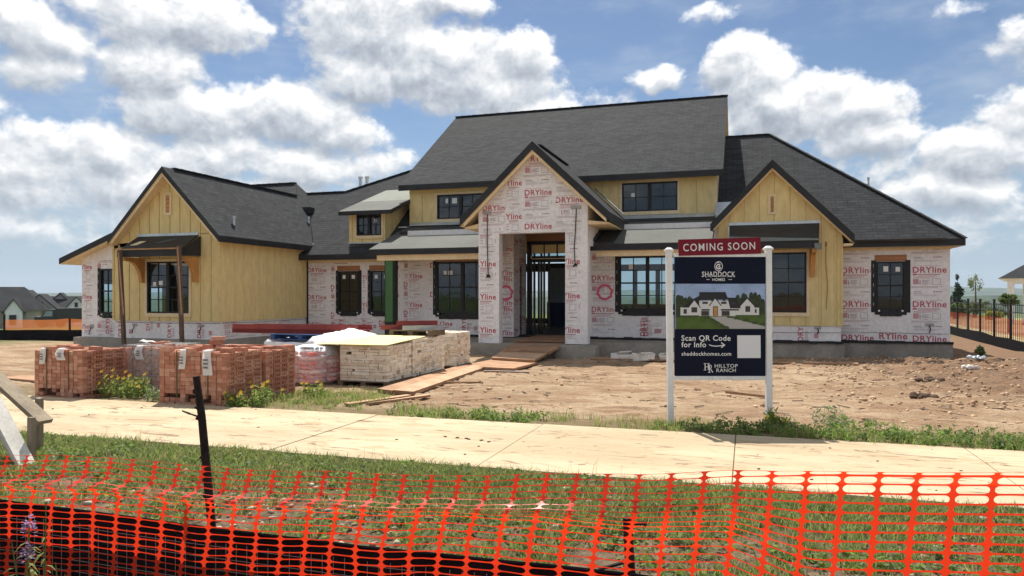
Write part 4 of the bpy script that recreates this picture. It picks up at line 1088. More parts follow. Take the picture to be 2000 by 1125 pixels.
# awnings ------------------------------------------------------------------
def awning(x0, x1, y, zt, xf0, xf1, yf, zf, fasc, bx, top, extra=None, side=False):
    w = H()
    w.hexa([(xf0, yf, zf - .03), (xf1, yf, zf - .03), (x0, y - .03, zt - .05), (x1, y - .03, zt - .05), (xf0, yf, zf), (xf1, yf, zf), (x0, y - .03, zt), (x1, y - .03, zt)], top)
    w.box(xf0, xf1, yf - .03, yf + .03, zf - fasc, zf - .005, M_blackpaint)
    for xa, xb in ((xf0, xf0 + .05), (xf1 - .05, xf1)):
        w.prism([(xa, yf + .03, zf - fasc), (xa, y - .03, zf - fasc + .04), (xa, y - .03, zt - .06), (xa, yf + .03, zf - .04)], (xb - xa, 0, 0), M_cream if side else M_blackpaint)
    w.box(x0 - .02, x1 + .02, y - .05, y - .02, zt - .02, zt + .07, M_metal)
    if extra: extra(w)
    aw = w.build('awning', house)
    for b in bx:
        w = H(); zb = zf - fasc; n = 9; P = []; Q = []
        for k in range(n + 1):
            t = k / n; P.append((b, yf + .22 + (y - .16 - yf - .22) * math.sin(t * math.pi / 2), zb - .68 * (1 - math.cos(t * math.pi / 2))))
        out = [(b, yf + .05, zb - .12)] + [(b, p[1], p[2] - .12) for p in P] + [(b, y - .017, P[-1][2] - .12), (b, y - .017, zb - .005), (b, yf + .05, zb - .005)]
        w.prism(out, (.13, 0, 0), M_cedar); w.build('bracket', aw)


def exL(w):
    w.prism([(-18.6, 18.75, 3.13), (-18.35, 18.75, 3.13), (-18.5, 18.5, 2.995), (-18.75, 18.5, 2.995)], (0, 0, .02), M_cream)
    w.prism([(-17.5, 18.85, 3.19), (-17.2, 18.85, 3.19), (-17.6, 18.6, 3.05), (-17.9, 18.6, 3.05)], (0, 0, .02), M_felt)
    w.box(-19.05, -16.6, 18.12, 18.16, 2.83, 2.87, M_wood)


def exR(w):
    w.hexa([(-.48, 22.55, 2.975), (2.0, 22.55, 2.99), (-.48, 22.85, 3.16), (2.0, 22.62, 3.03), (-.48, 22.55, 2.985), (2.0, 22.55, 3.0), (-.48, 22.85, 3.17), (2.0, 22.62, 3.04)], M_felt_light)
    w.box(-.54, -.5, 23.3, 23.45, 2.9, 3.5, M_white); w.box(1.85, 2.05, 22.5, 22.56, 2.72, 2.9, M_felt_light)


awning(-18.99, -16.61, 19.1, 3.34, -18.95, -16.5, 18.2, 2.82, .20, (-18.85, -16.72), M_tape, exL)
awning(-.50, 2.06, 23.5, 3.57, -.47, 1.97, 22.6, 2.97, .2, (-.3, 1.8), M_membrane, exR)
# pipes through the roofs
for x, y, z0, z1, r_ in ((-15.85, 28.0, 5.0, 6.50, .075), (-15.53, 28.0, 5.0, 6.49, .075), (-15.96, 19.97, 3.6, 3.98, .05), (-16.5, 25.07, 4.1, 4.5, .05), (3.9, 27.0, 4.2, 5.35, .03)):
    w = H(); w.tube([(x, y, z0), (x, y, z1)], r_, M_metal, 10); w.tube([(x, y, z1 - .06), (x, y, z1 + .02)], r_ * 1.4, M_metal, 10)
    w.prism([(x - .15, y - .15, z0 + .1), (x + .15, y - .15, z0 - .16), (x + .15, y + .15, z0 - .16), (x - .15, y + .15, z0 + .1)], (0, 0, .02), M_blackpaint)
    w.build('vent_pipe', house)
w = H(); w.box(-17.15, -16.8, 25.6, 25.95, 4.75, 4.98, M_blackpaint); w.build('roof_vent', house)

# ------------------------------------------------------------------ real-estate sign (local frame: x along the sign, -y towards the street)
M_navy = mat('navy_panel', (0.006, 0.009, 0.026), 0.6, spec=.12); M_maroon = mat('maroon_banner', (0.19, 0.014, 0.03), 0.6, spec=.15)
M_ink = mat('white_ink', (0.78, 0.78, 0.78), 0.5); M_psky = mat('picture_sky', (0.30, 0.40, 0.62), 0.5, 0.15, 5); M_pgrass = mat('picture_grass', (0.075, 0.12, 0.025), 0.5, 0.2, 9)
M_ptree = mat('picture_trees', (0.035, 0.05, 0.022), 0.5, 0.4, 30); M_proof = mat('picture_roof', (0.025, 0.026, 0.03), 0.5); M_pwall = mat('picture_wall', (0.62, 0.62, 0.62), 0.5); M_pdrive = mat('picture_drive', (0.40, 0.39, 0.38), 0.5)
M_pdark = mat('picture_windows', (0.05, 0.045, 0.045), 0.5); M_pstone = mat('picture_stone', (0.2, 0.2, 0.18), 0.5); M_pshrub = mat('picture_shrub', (0.05, 0.075, 0.025), 0.5, .3, 40)
SB = (-.33, 9.915, gz(-.33, 9.915) + .0)
sign = thing('yard_sign', SB, 'white post sign with a navy panel under a maroon COMING SOON banner', 'sign', rz=R(17.7))
zb = -.25 - SB[2]                      # ground level used for the sizes below


def zx(a): return -.593 + (a - 92) / 2.8115 * .00652 * 1.005
def zz(b): return 2.158 - (b - 158) / 2.8115 * .00676 + zb


for sx, x, lean, top in ((-1, -.64, -.028, 2.235), (1, .64, -.012, 2.255)):
    p = MB(); w = .038
    p.hexa([(x + lean * (1 - k) * -1 + dx * w if False else x + (lean if k else 0) + dx * w, dy * w, (top + zb) if k else -.35) for k in (0, 1) for dy in (-1, 1) for dx in (-1, 1)], M_white)
    po = p.build('post', sign)
    c = MB(); xt = x + lean; zt = top + zb
    c.box(xt - .054, xt + .054, -.054, .054, zt, zt + .022, M_white); c.hexa([(xt + dx * (.05 if k == 0 else .02), dy * (.05 if k == 0 else .02), zt + .022 + .028 * k) for k in (0, 1) for dy in (-1, 1) for dx in (-1, 1)], M_white)
    c.build('post_cap', po)
fr = MB(); fr.box(-.60, .60, -.03, .03, zz(812) - .03, zz(803), M_white); fr.build('rail', sign)
fr = MB(); fr.box(-.60, .60, -.03, .03, zz(157), zz(150) + .03, M_white); fr.build('rail', sign)
pn = MB(); yF = -.022
pn.box(-.592, .588, -.02, .02, zz(803), zz(157), M_navy)
pn.box(zx(92) + .004, .588, -.0225, -.0201, zz(548), zz(303), M_psky)


def fp(pts, m, d=0.0): pn.poly([(zx(a), yF - .001 - d, zz(b)) for a, b in pts], m)


def line(s, a0, a1, base, m=M_ink, bold=.02, h=None):
    wv = text_geo(s, bold)[0]; W_ = zx(a1) - zx(a0); hh = (h / 2.8115 * .00676) if h else W_ / wv[:, 0].max()
    put_text(pn, s, (zx(a0), yF - .003, zz(base)), (1, 0, 0), (0, 0, 1), hh, m, bold, width=W_)


r_ = random.Random(3)
tl = [(97 + 14 * k, 395 + r_.uniform(-16, 10) - (28 if 24 < k < 35 else 0)) for k in range(36)]
for k in range(46):
    a = 97 + k * 10.8; t = 372 + r_.uniform(-14, 26) + (18 if 8 < k < 30 else 0) - (12 if k > 34 else 0)
    fp([(max(97, a - 13), 490), (min(597, a + 13), 490), (min(597, a + 12), t + 14), (min(597, a + 5), t), (max(97, a - 6), t + 3), (max(97, a - 12), t + 16)], M_ptree, .0003 + .00001 * k)
fp([(98, 484), (597, 470), (597, 548), (98, 548)], M_pgrass, .001)
fp([(290, 482), (372, 480), (600, 535), (598, 547), (520, 547)][:3] + [(597, 547), (400, 546)], M_pdrive, .0014)
for a, b in ((272, 488), (300, 500), (325, 515), (350, 532), (378, 541), (400, 482), (440, 490), (490, 502), (540, 515), (580, 522), (560, 478), (140, 480), (190, 478), (250, 480)):
    fp([(a - 17, b + 6), (min(597, a + 17), b + 6), (min(597, a + 14), b - 6), (a + 3, b - 10), (a - 13, b - 5)], M_pshrub, .0018)
fp([(228, 396), (430, 396), (430, 478), (228, 478)], M_pwall, .002); fp([(123, 430), (228, 430), (228, 474), (123, 474)], M_pwall, .002); fp([(430, 425), (562, 425), (562, 472), (430, 472)], M_pwall, .002)
fp([(132, 432), (195, 385), (228, 368), (228, 432)], M_proof, .0022); fp([(386, 378), (432, 378), (470, 436), (400, 436)], M_proof, .0022); fp([(440, 432), (478, 378), (560, 424), (566, 432)], M_proof, .0021)
fp([(240, 440), (450, 440), (450, 448), (240, 448)], M_proof, .0024)
fp([(228, 348), (374, 348), (390, 388), (228, 392)], M_proof, .0025)
for ap, l, rr, b in (((200, 392), 168, 232, 472), ((316, 382), 286, 348, 478), ((495, 383), 458, 535, 470)):
    fp([(l, b), (rr, b), (rr, ap[1] + 38), ap, (l, ap[1] + 38)], M_pwall, .003)
    for s_, e in ((l - 5, 0), (rr + 5, 1)): fp([(ap[0], ap[1] - 7), (s_, ap[1] + 39), (s_ + (4 if e == 0 else -4), ap[1] + 42), (ap[0], ap[1] + 1)], M_proof, .0034)
for a0, b0, a1, b1 in ((245, 400, 275, 412), (350, 400, 380, 412), (304, 425, 332, 476), (184, 430, 216, 458), (485, 424, 512, 455), (408, 402, 428, 415), (240, 450, 280, 474), (355, 450, 396, 474), (140, 440, 158, 465), (538, 440, 548, 460)):
    fp([(a0, b1), (a1, b1), (a1, b0), (a0, b0)], M_pdark, .0038)
fp([(238, 450), (284, 450), (284, 478), (238, 478)], M_pstone, .0036); fp([(352, 450), (398, 450), (398, 478), (352, 478)], M_pstone, .0036)
fp([(308, 430), (328, 430), (328, 478), (308, 478)], M_cedar, .004)
# crest, name and lines
for k in range(20):
    a, b = 2 * math.pi * k / 20, 2 * math.pi * (k + 1) / 20
    fp([(336 + 23 * math.cos(a), 208 + 27 * math.sin(a)), (336 + 23 * math.cos(b), 208 + 27 * math.sin(b)), (336 + 19.5 * math.cos(b), 208 + 23.5 * math.sin(b)), (336 + 19.5 * math.cos(a), 208 + 23.5 * math.sin(a))], M_ink, .002)
for k in range(12):
    a, b = R(20 + 20 * k), R(40 + 20 * k)
    fp([(336 + 15 * math.cos(a), 211 + 14 * math.sin(a)), (336 + 15 * math.cos(b), 211 + 14 * math.sin(b)), (336 + 9 * math.cos(b), 209 + 8 * math.sin(b)), (336 + 9 * math.cos(a), 209 + 8 * math.sin(a))], M_ink, .002)
fp([(326, 196), (345, 194), (347, 200), (328, 203)], M_ink, .002); fp([(336, 205), (346, 203), (343, 212), (334, 213)], M_ink, .002); fp([(324, 186), (340, 184), (341, 187), (325, 190)], M_ink, .002)
line('SHADDOCK', 243, 429, 264, bold=.008, h=27); line('HOMES', 301, 372, 287, bold=.015)
for a in (243, 262, 290, 322, 353, 384, 402, 420): fp([(a - 1, 266), (a + 7, 266), (a + 7, 263.6), (a - 1, 263.6)], M_ink, .0032)
for a0, a1 in ((268, 285), (391, 411)): fp([(a0, 281), (a1, 281), (a1, 278.5), (a0, 278.5)], M_ink, .002)
line('Scan QR Code', 128, 403, 611, bold=.014); line('for Info', 128, 266, 646, bold=.014); line('shaddockhomes.com', 129, 406, 692, bold=.012)
arc = [(283, 633), (300, 639), (325, 641), (350, 638), (366, 635)]
for (a, b), (c, d) in zip(arc[:-1], arc[1:]): fp([(a, b + 2.4), (c, d + 2.4), (c, d - 2.4), (a, b - 2.4)], M_ink, .002)
for s_ in (-1, 1): fp([(374, 635), (352, 635 + s_ * 16), (349, 635 + s_ * 11.5), (364, 635)], M_ink, .0022)
fp([(441, 705), (571, 705), (570, 582), (440, 582)], mat('blank_square', (0.72, 0.73, 0.76), 0.5), .002)
line('HILLTOP', 314, 443, 757, bold=.006, h=19); line('RANCH', 324, 432, 781, bold=.006, h=19)
for q in ((258, 735, 263, 770), (276, 735, 281, 770), (282, 742, 287, 783)): fp([(q[0], q[3]), (q[2], q[3]), (q[2], q[1]), (q[0], q[1])], M_ink, .002)
for a, b, ww in ((253, 735, 14), (253, 770, 14), (271, 735, 14), (277, 783, 14), (263, 753, 14)): fp([(a, b + 1.5), (a + ww, b + 1.5), (a + ww, b - 1.5), (a, b - 1.5)], M_ink, .0022)
for k in range(8):
    a, b = R(-90 + 22.5 * k), R(-67.5 + 22.5 * k)
    fp([(287 + 11 * math.cos(a), 752 + 11 * math.sin(a)), (287 + 11 * math.cos(b), 752 + 11 * math.sin(b)), (287 + 7 * math.cos(b), 752 + 8 * math.sin(b)), (287 + 7 * math.cos(a), 752 + 8 * math.sin(a))], M_ink, .002)
fp([(288, 763), (293, 763), (306, 783), (300, 783)], M_ink, .002)
pn.build('panel', sign)
bn = MB(); tl_ = R(1.6)
ub, vb = Vector((math.cos(tl_), 0, math.sin(tl_))), Vector((-math.sin(tl_), 0, math.cos(tl_)))
o_ = Vector((zx(112), -.04, zz(152)))
Wb, Hb = zx(571) - zx(112), .212
bn.hexa([o_ + ub * (a * Wb) + vb * (c * Hb) + Vector((0, b * .02, 0)) for c in (0, 1) for b in (0, 1) for a in (0, 1)], M_maroon)
put_text(bn, 'COMING SOON', o_ + ub * .06 + vb * .058 + Vector((0, -.003, 0)), ub, vb, .095, M_ink, .006, width=Wb - .135, sp=1.22)
bn.build('banner', sign)

# ------------------------------------------------------------------ brick pallets
BR = [mat('brick_a', (0.45, 0.205, 0.135), 0.85, 0.12, 14), mat('brick_b', (0.52, 0.275, 0.19), 0.85, 0.12, 14), mat('brick_c', (0.38, 0.165, 0.105), 0.85, 0.12, 14)]
M_core = mat('brick_core', (0.10, 0.045, 0.03), 0.9); M_strap = mat('strap', (0.10, 0.09, 0.04), 0.5); M_tag = mat('white_plastic_tag', (0.78, 0.78, 0.78), 0.35, transl=.3); M_tagink = mat('tag_print', (0.12, 0.12, 0.13), 0.6)
M_film = film_mat('stretch_film', (0.75, 0.74, 0.76), .33)


def brick_cube(x0, x1, y0, y1, z0, z1, loc, label, film=False, tags=(), gaps=True, group='strapped brick cubes'):
    root = thing('brick_cube', loc, label, 'bricks', group)
    mb = MB(loc); rr = random.Random(int(x0 * 100))
    mb.box(x0 + .085, x1 - .07, y0 + .085, y1 - .05, z0 + .02, z1 - .05, M_core)
    bw, bh = .096, .0635; nc = max(1, round((x1 - x0) / bw)); nr = round((z1 - z0) / bh); bw = (x1 - x0) / nc; bh = (z1 - z0) / nr
    lean = [rr.uniform(-.006, .006) for _ in range(nc + 1)]
    for i in range(nc):
        for j in range(nr):
            if gaps and j in (1, 2) and rr.random() < .5: continue
            dx = rr.uniform(-.003, .003) + (rr.uniform(-.012, .012) if j < 3 else 0); dy = rr.uniform(-.007, .004) + lean[i]; g = .0025 + (.004 if i % 3 == 0 else 0)
            mb.box(x0 + i * bw + g + dx, x0 + (i + 1) * bw - .0025 + dx, y0 + dy, y0 + .10, z0 + j * bh + .0015, z0 + (j + 1) * bh - .002, rr.choice(BR), .0022)
    # right side: cored faces, three real holes each
    L_ = .205; ns = max(1, round((y1 - y0) / L_)); L_ = (y1 - y0) / ns; hh = .0715; nr2 = round((z1 - z0) / hh); hh = (z1 - z0) / nr2
    for i in range(ns):
        for j in range(nr2):
            a0, a1 = y0 + i * L_ + .004, y0 + (i + 1) * L_ - .004; c0, c1 = z0 + j * hh + .002, z0 + (j + 1) * hh - .003; d = x1 + rr.uniform(-.006, .006) + .006 * math.sin(i * 1.7); m = rr.choice(BR)
            if gaps and j == 1 and rr.random() < .3: continue
            e = d - .055; t = .015
            mb.box(e, d, a0, a1, c0, c0 + t, m); mb.box(e, d, a0, a1, c1 - t, c1, m)
            cw = (a1 - a0) / 13
            for k0, k1 in ((0, 2), (4, 5), (7.3, 8.3), (10.5, 13)): mb.box(e + .001, d - .0005, a0 + cw * k0, a0 + cw * k1, c0 + t, c1 - t, m)
    # left, back and top
    for i in range(ns):
        for j in range(nr2):
            a0, a1 = y0 + i * L_, y0 + (i + 1) * L_; c0, c1 = z0 + j * hh, z0 + (j + 1) * hh; d = x0 + rr.uniform(-.005, .005)
            mb.box(d, d + .08, a0 + .003, a1 - .003, c0 + .002, c1 - .002, rr.choice(BR))
    for i in range(nc):
        for j in range(nr):
            mb.box(x0 + i * bw + .002, x0 + (i + 1) * bw - .002, y1 - .05, y1 + rr.uniform(-.004, .004), z0 + j * bh + .001, z0 + (j + 1) * bh - .001, rr.choice(BR))
    nt = max(1, round((x1 - x0) / .2))
    for i in range(nt):
        for j in range(round((y1 - y0) / .1)):
            xa = x0 + (x1 - x0) * i / nt; ya = y0 + j * .1
            mb.box(xa + .002, xa + (x1 - x0) / nt - .002, ya + .002, min(y1, ya + .098), z1 - .04, z1 + rr.uniform(-.006, .012) + (.06 if rr.random() < .16 else 0), rr.choice(BR), .006)
    mb.build('bricks', root)
    for f in (.27, .73):
        s = MB(loc); x = x0 + (x1 - x0) * f
        s.box(x - .009, x + .009, y0 - .018, y0 - .012, z0 + .15, z1 + .02, M_strap); s.box(x - .009, x + .009, y0 - .018, y1, z1 + .02, z1 + .026, M_strap); s.build('strap', root)
    for a, w, h in tags:
        t = MB(loc); n = 5; zt = z1 + .045
        P = [(0, .10, .0), (0, .0, .0), (.01, -.03, -.05), (.0, -.035, -.45), (.015, -.045, -1.0)]
        for k in range(4):
            wk0 = w * (1, .95, .8, 1.0, 1.05)[k]; wk1 = w * (1, .95, .8, 1.0, 1.05)[k + 1]
            (s0, d0, e0), (s1, d1, e1) = P[k], P[k + 1]
            q0, q1 = .02 * math.sin(k * 2.3 + a * 9), .02 * math.sin((k + 1) * 2.3 + a * 9)
            for c0, c1 in ((-.5, -.15), (-.15, .2), (.2, .5)):
                w0, w1 = .012 * math.sin(c0 * 9 + k), .012 * math.sin(c1 * 9 + k); v0, v1 = .012 * math.sin(c0 * 9 + k + 1), .012 * math.sin(c1 * 9 + k + 1)
                t.poly([(a + s1 + q1 + wk1 * c0, y0 + d1 - abs(v0), zt + e1 * h), (a + s1 + q1 + wk1 * c1, y0 + d1 - abs(v1), zt + e1 * h + .01 * c1), (a + s0 + q0 + wk0 * c1, y0 + d0 - abs(w1), zt + e0 * h), (a + s0 + q0 + wk0 * c0, y0 + d0 - abs(w0), zt + e0 * h)], M_tag)
        for k in range(3): t.box(a - w * .3, a + w * .2, y0 - .064, y0 - .060, zt - h * (.42 + .15 * k), zt - h * (.36 + .15 * k), M_tagink)
        t.build('tag', root)
    if film:
        f = MB(loc); n = 7
        for j in range(n):
            for i in range(9):
                a0 = x0 - .02 + (x1 - x0 + .04) * i / 9; a1 = x0 - .02 + (x1 - x0 + .04) * (i + 1) / 9; c0 = z0 + .12 + (z1 - z0 - .08) * j / n; c1 = z0 + .12 + (z1 - z0 - .08) * (j + 1) / n
                f.poly([(a0, y0 - .022, c0), (a1, y0 - .022, c0), (a1, y0 - .022, c1), (a0, y0 - .022, c1)], M_film)
        f.poly([(x1 + .02, y0 - .02, z0 + .12), (x1 + .02, y1, z0 + .12), (x1 + .02, y1, z1 + .04), (x1 + .02, y0 - .02, z1 + .04)], M_film)
        f.poly([(x0 - .02, y0 - .02, z1 + .045), (x1 + .02, y0 - .02, z1 + .04), (x1 + .02, y1, z1 + .045), (x0 - .02, y1, z1 + .04)], M_film)
        f.build('film', root)
    return root


brick_cube(-11.22, -10.20, 9.10, 9.96, -.30, .50, (-10.7, 9.5, -.3), 'leftmost cube of red bricks with two white tags, at the sidewalk edge', tags=((-11.0, .12, .26), (-10.62, .18, .19)))
brick_cube(-10.34, -9.48, 10.04, 10.95, -.31, .50, (-9.9, 10.4, -.31), 'cube of red bricks wrapped in clear film, set back between two bare cubes', film=True, tags=((-9.95, .17, .24),))
brick_cube(-8.65, -7.40, 9.10, 9.93, -.29, .54, (-8.0, 9.5, -.29), 'wide cube of red bricks with two white tags behind the leaning black stake', tags=((-8.18, .12, .30), (-7.73, .17, .38)))
brick_cube(-8.55, -7.37, 9.99, 10.80, -.31, .50, (-8.0, 10.4, -.31), 'red brick cube directly behind the wide cube, its cored side facing right', gaps=False)
# loose bricks on top
LB = [(-8.05, 9.5, 0.0, 0), (-7.83, 9.54, .3, 0), (-7.93, 9.50, .15, 1), (-7.62, 9.62, -.25, 0), (-7.90, 9.52, .5, 2)]
for k, (x, y, a, lv) in enumerate(LB):
    b = MB((x, y, .575 + lv * .064)); ca, sa = math.cos(a), math.sin(a)
    b.obox((x, y, .575 + lv * .064 + .029), (ca, sa, 0), .098, (-sa, ca, 0), .045, .029, BR[k % 3], .002)
    lab = ['loose red brick lying flat at the left of the small heap', 'loose red brick in the middle of the bottom row of the small heap', 'loose red brick in the second layer of the small heap', 'loose red brick at the right end of the small heap', 'topmost loose red brick of the small heap'][k]
    tag(b.build('brick'), lab, 'brick', 'loose bricks on the wide brick cube')
# white paper scraps on the pallets
for x, y, z, w in ((-10.1, 10.35, .53, .2), (-9.05, 9.6, -.22, .18)):
    s = MB((x, y, z)); pr = [(x + w * math.cos(t) * random.uniform(.6, 1), y + w * .6 * math.sin(t), z + .02 + random.uniform(0, .09)) for t in np.arange(0, 6.2, .8)]
    for k in range(len(pr)): s.poly([pr[k], pr[(k + 1) % len(pr)], (x, y, z + .08)], M_tag)
    tag(s.build('plastic_scrap'), 'crumpled white plastic scrap on top of the film wrapped bricks' if z > 0 else 'crumpled pale plastic scrap lying by the weeds at the sidewalk edge', 'plastic scrap')

# ------------------------------------------------------------------ stone pallets
ST = [mat('stone_cream', (0.78, 0.70, 0.56), 0.9, 0.1, 9), mat('stone_white', (0.84, 0.78, 0.66), 0.9, 0.1, 9), mat('stone_tan', (0.68, 0.57, 0.43), 0.9, 0.15, 9), mat('stone_grey', (0.74, 0.66, 0.54), 0.9, 0.1, 9)]
M_pallet = mat('pallet_wood', (0.16, 0.115, 0.075), 0.9, 0.25, 5); M_pblue = mat('blue_pallet', (0.03, 0.08, 0.22), 0.8, 0.2, 5); M_stcore = mat('stone_core', (0.16, 0.13, 0.1), 0.9)


def pallet_mesh(mb, x0, x1, y0, y1, z0, m, h=.12):
    for k in range(6):
        a = y0 + (y1 - y0) * k / 6; mb.box(x0, x1, a + .01, a + (y1 - y0) / 6 - .02, z0 + h - .02, z0 + h, m)
    for a in (x0, (x0 + x1) / 2 - .05, x1 - .1): mb.box(a, a + .1, y0 + .005, y1 - .005, z0 + .02, z0 + h - .021, m)
    for a in (y0, (y0 + y1) / 2 - .05, y1 - .1): mb.box(x0, x1, a, a + .1, z0, z0 + .019, m)


def stone_pallet(x0, x1, y0, y1, z0, z1, label, seed):
    loc = ((x0 + x1) / 2, (y0 + y1) / 2, z0); root = thing('stone_pallet', loc, label, 'stone pallet', 'pallets of pale building stone')
    p = MB(loc); pallet_mesh(p, x0 - .03, x1 + .03, y0 - .03, y1 + .03, z0, M_pallet); p.build('pallet', root)
    s = MB(loc); rr = random.Random(seed); s.box(x0 + .1, x1 - .1, y0 + .1, y1 - .1, z0 + .12, z1 - .04, M_stcore)
    z = z0 + .122
    while z < z1 - .02:
        h = rr.choice((.045, .052, .058, .066)); 
        if z + h > z1: h = z1 - z
        for face in range(4):
            lo, hi = (x0, x1) if face in (0, 2) else (y0 + .12, y1 - .12); a = lo
            while a < hi - .02:
                l = rr.choice((.06, .1, .17, .24, .32)) * rr.uniform(.8, 1.2); b = min(hi, a + l); d = rr.uniform(-.016, .012)
                if l > .15 or rr.random() > .16:
                    m = rr.choice(ST); e = (a + .003, b - .004); c = (z + .001, z + h - .003)
                    if face == 0: s.box(*e, y0 + d, y0 + .13, *c, m, .004)
                    elif face == 1: s.box(x1 - .13, x1 + d, *e, *c, m, .004)
                    elif face == 2: s.box(*e, y1 - .13, y1 + d, *c, m, .004)
                    else: s.box(x0 - d, x0 + .13, *e, *c, m, .004)
                a = b
        z += h
    for k in range(5):
        for j in range(4):
            xa = x0 + (x1 - x0) * k / 5; ya = y0 + (y1 - y0) * j / 4
            s.box(xa + .004, xa + (x1 - x0) / 5 - .004, ya + .004, ya + (y1 - y0) / 4 - .004, z1 - .06, z1 + rr.uniform(-.012, .012), rr.choice(ST), .004)
    s.build('stones', root)


stone_pallet(-7.52, -6.50, 12.50, 13.55, -.36, .44, 'nearest pallet of pale stone, under the front of the yellow board', 3)
stone_pallet(-7.55, -6.52, 13.66, 15.30, -.38, .50, 'long pallet of pale stone behind the nearest one, lintels resting on it', 4)
stone_pallet(-7.68, -6.70, 16.40, 17.4, -.42, .50, 'separate pallet of pale stone nearest the house entrance', 5)
b = MB((-7.2, 13.5, .47)); M_yel = mat('yellow_board', (0.72, 0.63, 0.30), 0.7, 0.05, 1.5)
b.slab([(-8.0, 12.38, .468), (-6.47, 12.40, .470), (-6.55, 14.35, .535), (-7.75, 14.45, .535)], .014, M_yel, M_yel, M_yel, plumb=True)
tag(b.build('board'), 'pale yellow sheathing board lying on top of the stone pallets', 'board')

# ------------------------------------------------------------------ film wrapped bags
def rbox(mb, c, hx, hy, hz, rot, m, p=4.0, nu=14, nv=8, sag=0):
    """pillow-like super-ellipsoid"""
    ca, sa = math.cos(rot), math.sin(rot); i0 = len(mb.v); k = mb.mi(m)
    S = lambda t, q: math.copysign(abs(t) ** q, t)
    for j in range(nv + 1):
        b_ = -math.pi / 2 + math.pi * j / nv
        for i in range(nu):
            a = 2 * math.pi * i / nu; e = 2 / p
            x = hx * S(math.cos(b_), e * 1.2) * S(math.cos(a), e); y = hy * S(math.cos(b_), e * 1.2) * S(math.sin(a), e); z = hz * S(math.sin(b_), e * 1.2)
            mb.v.append((c[0] + x * ca - y * sa, c[1] + x * sa + y * ca, c[2] + z))
    for j in range(nv):
        for i in range(nu):
            mb.f.append((i0 + j * nu + i, i0 + j * nu + (i + 1) % nu, i0 + (j + 1) * nu + (i + 1) % nu, i0 + (j + 1) * nu + i)); mb.m.append(k); mb.uv.append(None)


def draped(mb, c, hx, hy, z0, z1, rot, m, seed, amp=.03, n=30, dome=.0, low=.0):
    """sheet hung over a load: top with folds, sides with vertical creases"""
    ca, sa = math.cos(rot), math.sin(rot); rings = []
    for t, (k, zz_) in enumerate(((0.0, z1 + dome), (.35, z1 + dome * .85), (.7, z1 + dome * .5), (.95, z1 + .01), (1.0, z1 - .05), (1.02, (z0 + z1) / 2 + .1), (1.0, (z0 + z1) / 2 - .1), (1.05, z0))):
        ring_ = []
        for i in range(n * 2):
            a = 2 * math.pi * i / (n * 2); S = lambda q: math.copysign(abs(q) ** .5, q)
            ax, ay = S(math.cos(a)), S(math.sin(a))
            cr = 1 + amp * float(fbm(np.array(i * .35 + seed), np.array(t * .45 + seed), 3)) * (2.4 if t > 3 else 1.2)
            x, y = hx * k * ax * cr, hy * k * ay * cr
            ring_.append((c[0] + x * ca - y * sa, c[1] + x * sa + y * ca, zz_ + (amp * 1.6 * float(fbm(np.array(x * 3 + seed), np.array(y * 3 + t), 3)) if t < 4 else 0) + (low * float(fbm(np.array(i * .22), np.array(seed * 2.), 2)) if t == 7 else 0)))
        rings.append(ring_)
    i0 = len(mb.v); k_ = mb.mi(m)
    for r0 in rings: mb.v.extend(r0)
    N = n * 2
    for t in range(len(rings) - 1):
        for i in range(N): mb.f.append((i0 + t * N + i, i0 + t * N + (i + 1) % N, i0 + (t + 1) * N + (i + 1) % N, i0 + (t + 1) * N + i)); mb.m.append(k_); mb.uv.append(None)


M_bagr = mat('red_bag', (0.74, 0.20, 0.16), 0.6, 0.3, 4); M_bagw = mat('pink_bag', (0.82, 0.55, 0.50), 0.6, 0.2, 5); M_sheet = mat('white_plastic_sheet', (0.72, 0.72, 0.73), 0.35, 0.06, 3, bump=.25, bscale=7, spec=.5)
M_film2 = film_mat('milky_film', (0.86, 0.80, 0.81), .40)
loc = (-8.12, 12.50, -.36); pg = thing('bag_pallet', loc, 'pallet of red bags wrapped in milky clear film beside the stone', 'pallet of bags')
p = MB(loc); rot = R(-10); 
for k in range(5): p.obox((loc[0] + .16 * (k - 2) * math.sin(R(10)) * 0, loc[1] - .36 + .18 * k, -.29), (math.cos(rot), math.sin(rot), 0), .40, (-math.sin(rot), math.cos(rot), 0), .07, .012, M_pallet)
for k in (-1, 0, 1): p.obox((loc[0] + k * .33, loc[1] - k * .06, -.335), (math.cos(rot), math.sin(rot), 0), .05, (-math.sin(rot), math.cos(rot), 0), .44, .035, M_pallet)
p.build('pallet', pg)
p = MB(loc)
for lv in range(7):
    for k in range(2):
        for q in range(2):
            off = (k - .5) * .40; of2 = (q - .5) * .44; x = loc[0] + off * math.cos(rot) - of2 * math.sin(rot); y = loc[1] + off * math.sin(rot) + of2 * math.cos(rot)
            rbox(p, (x + random.uniform(-.015, .015), y + random.uniform(-.015, .015), -.235 + lv * .088), .205, .225, .05, rot + random.uniform(-.05, .05), M_bagr if (lv + k + q) % 3 else M_bagw)
p.build('bags', pg, smooth=True)
p = MB(loc); draped(p, (loc[0], loc[1]), .43, .47, -.26, .36, rot, M_film2, 2.0, .05, dome=.05); p.build('film', pg, smooth=True)
p = MB(loc); draped(p, (loc[0] + .02, loc[1] + .05), .38, .42, .24, .40, rot, M_sheet, 5.0, .09, dome=.08, low=.12); p.build('plastic_cover', pg, smooth=True)

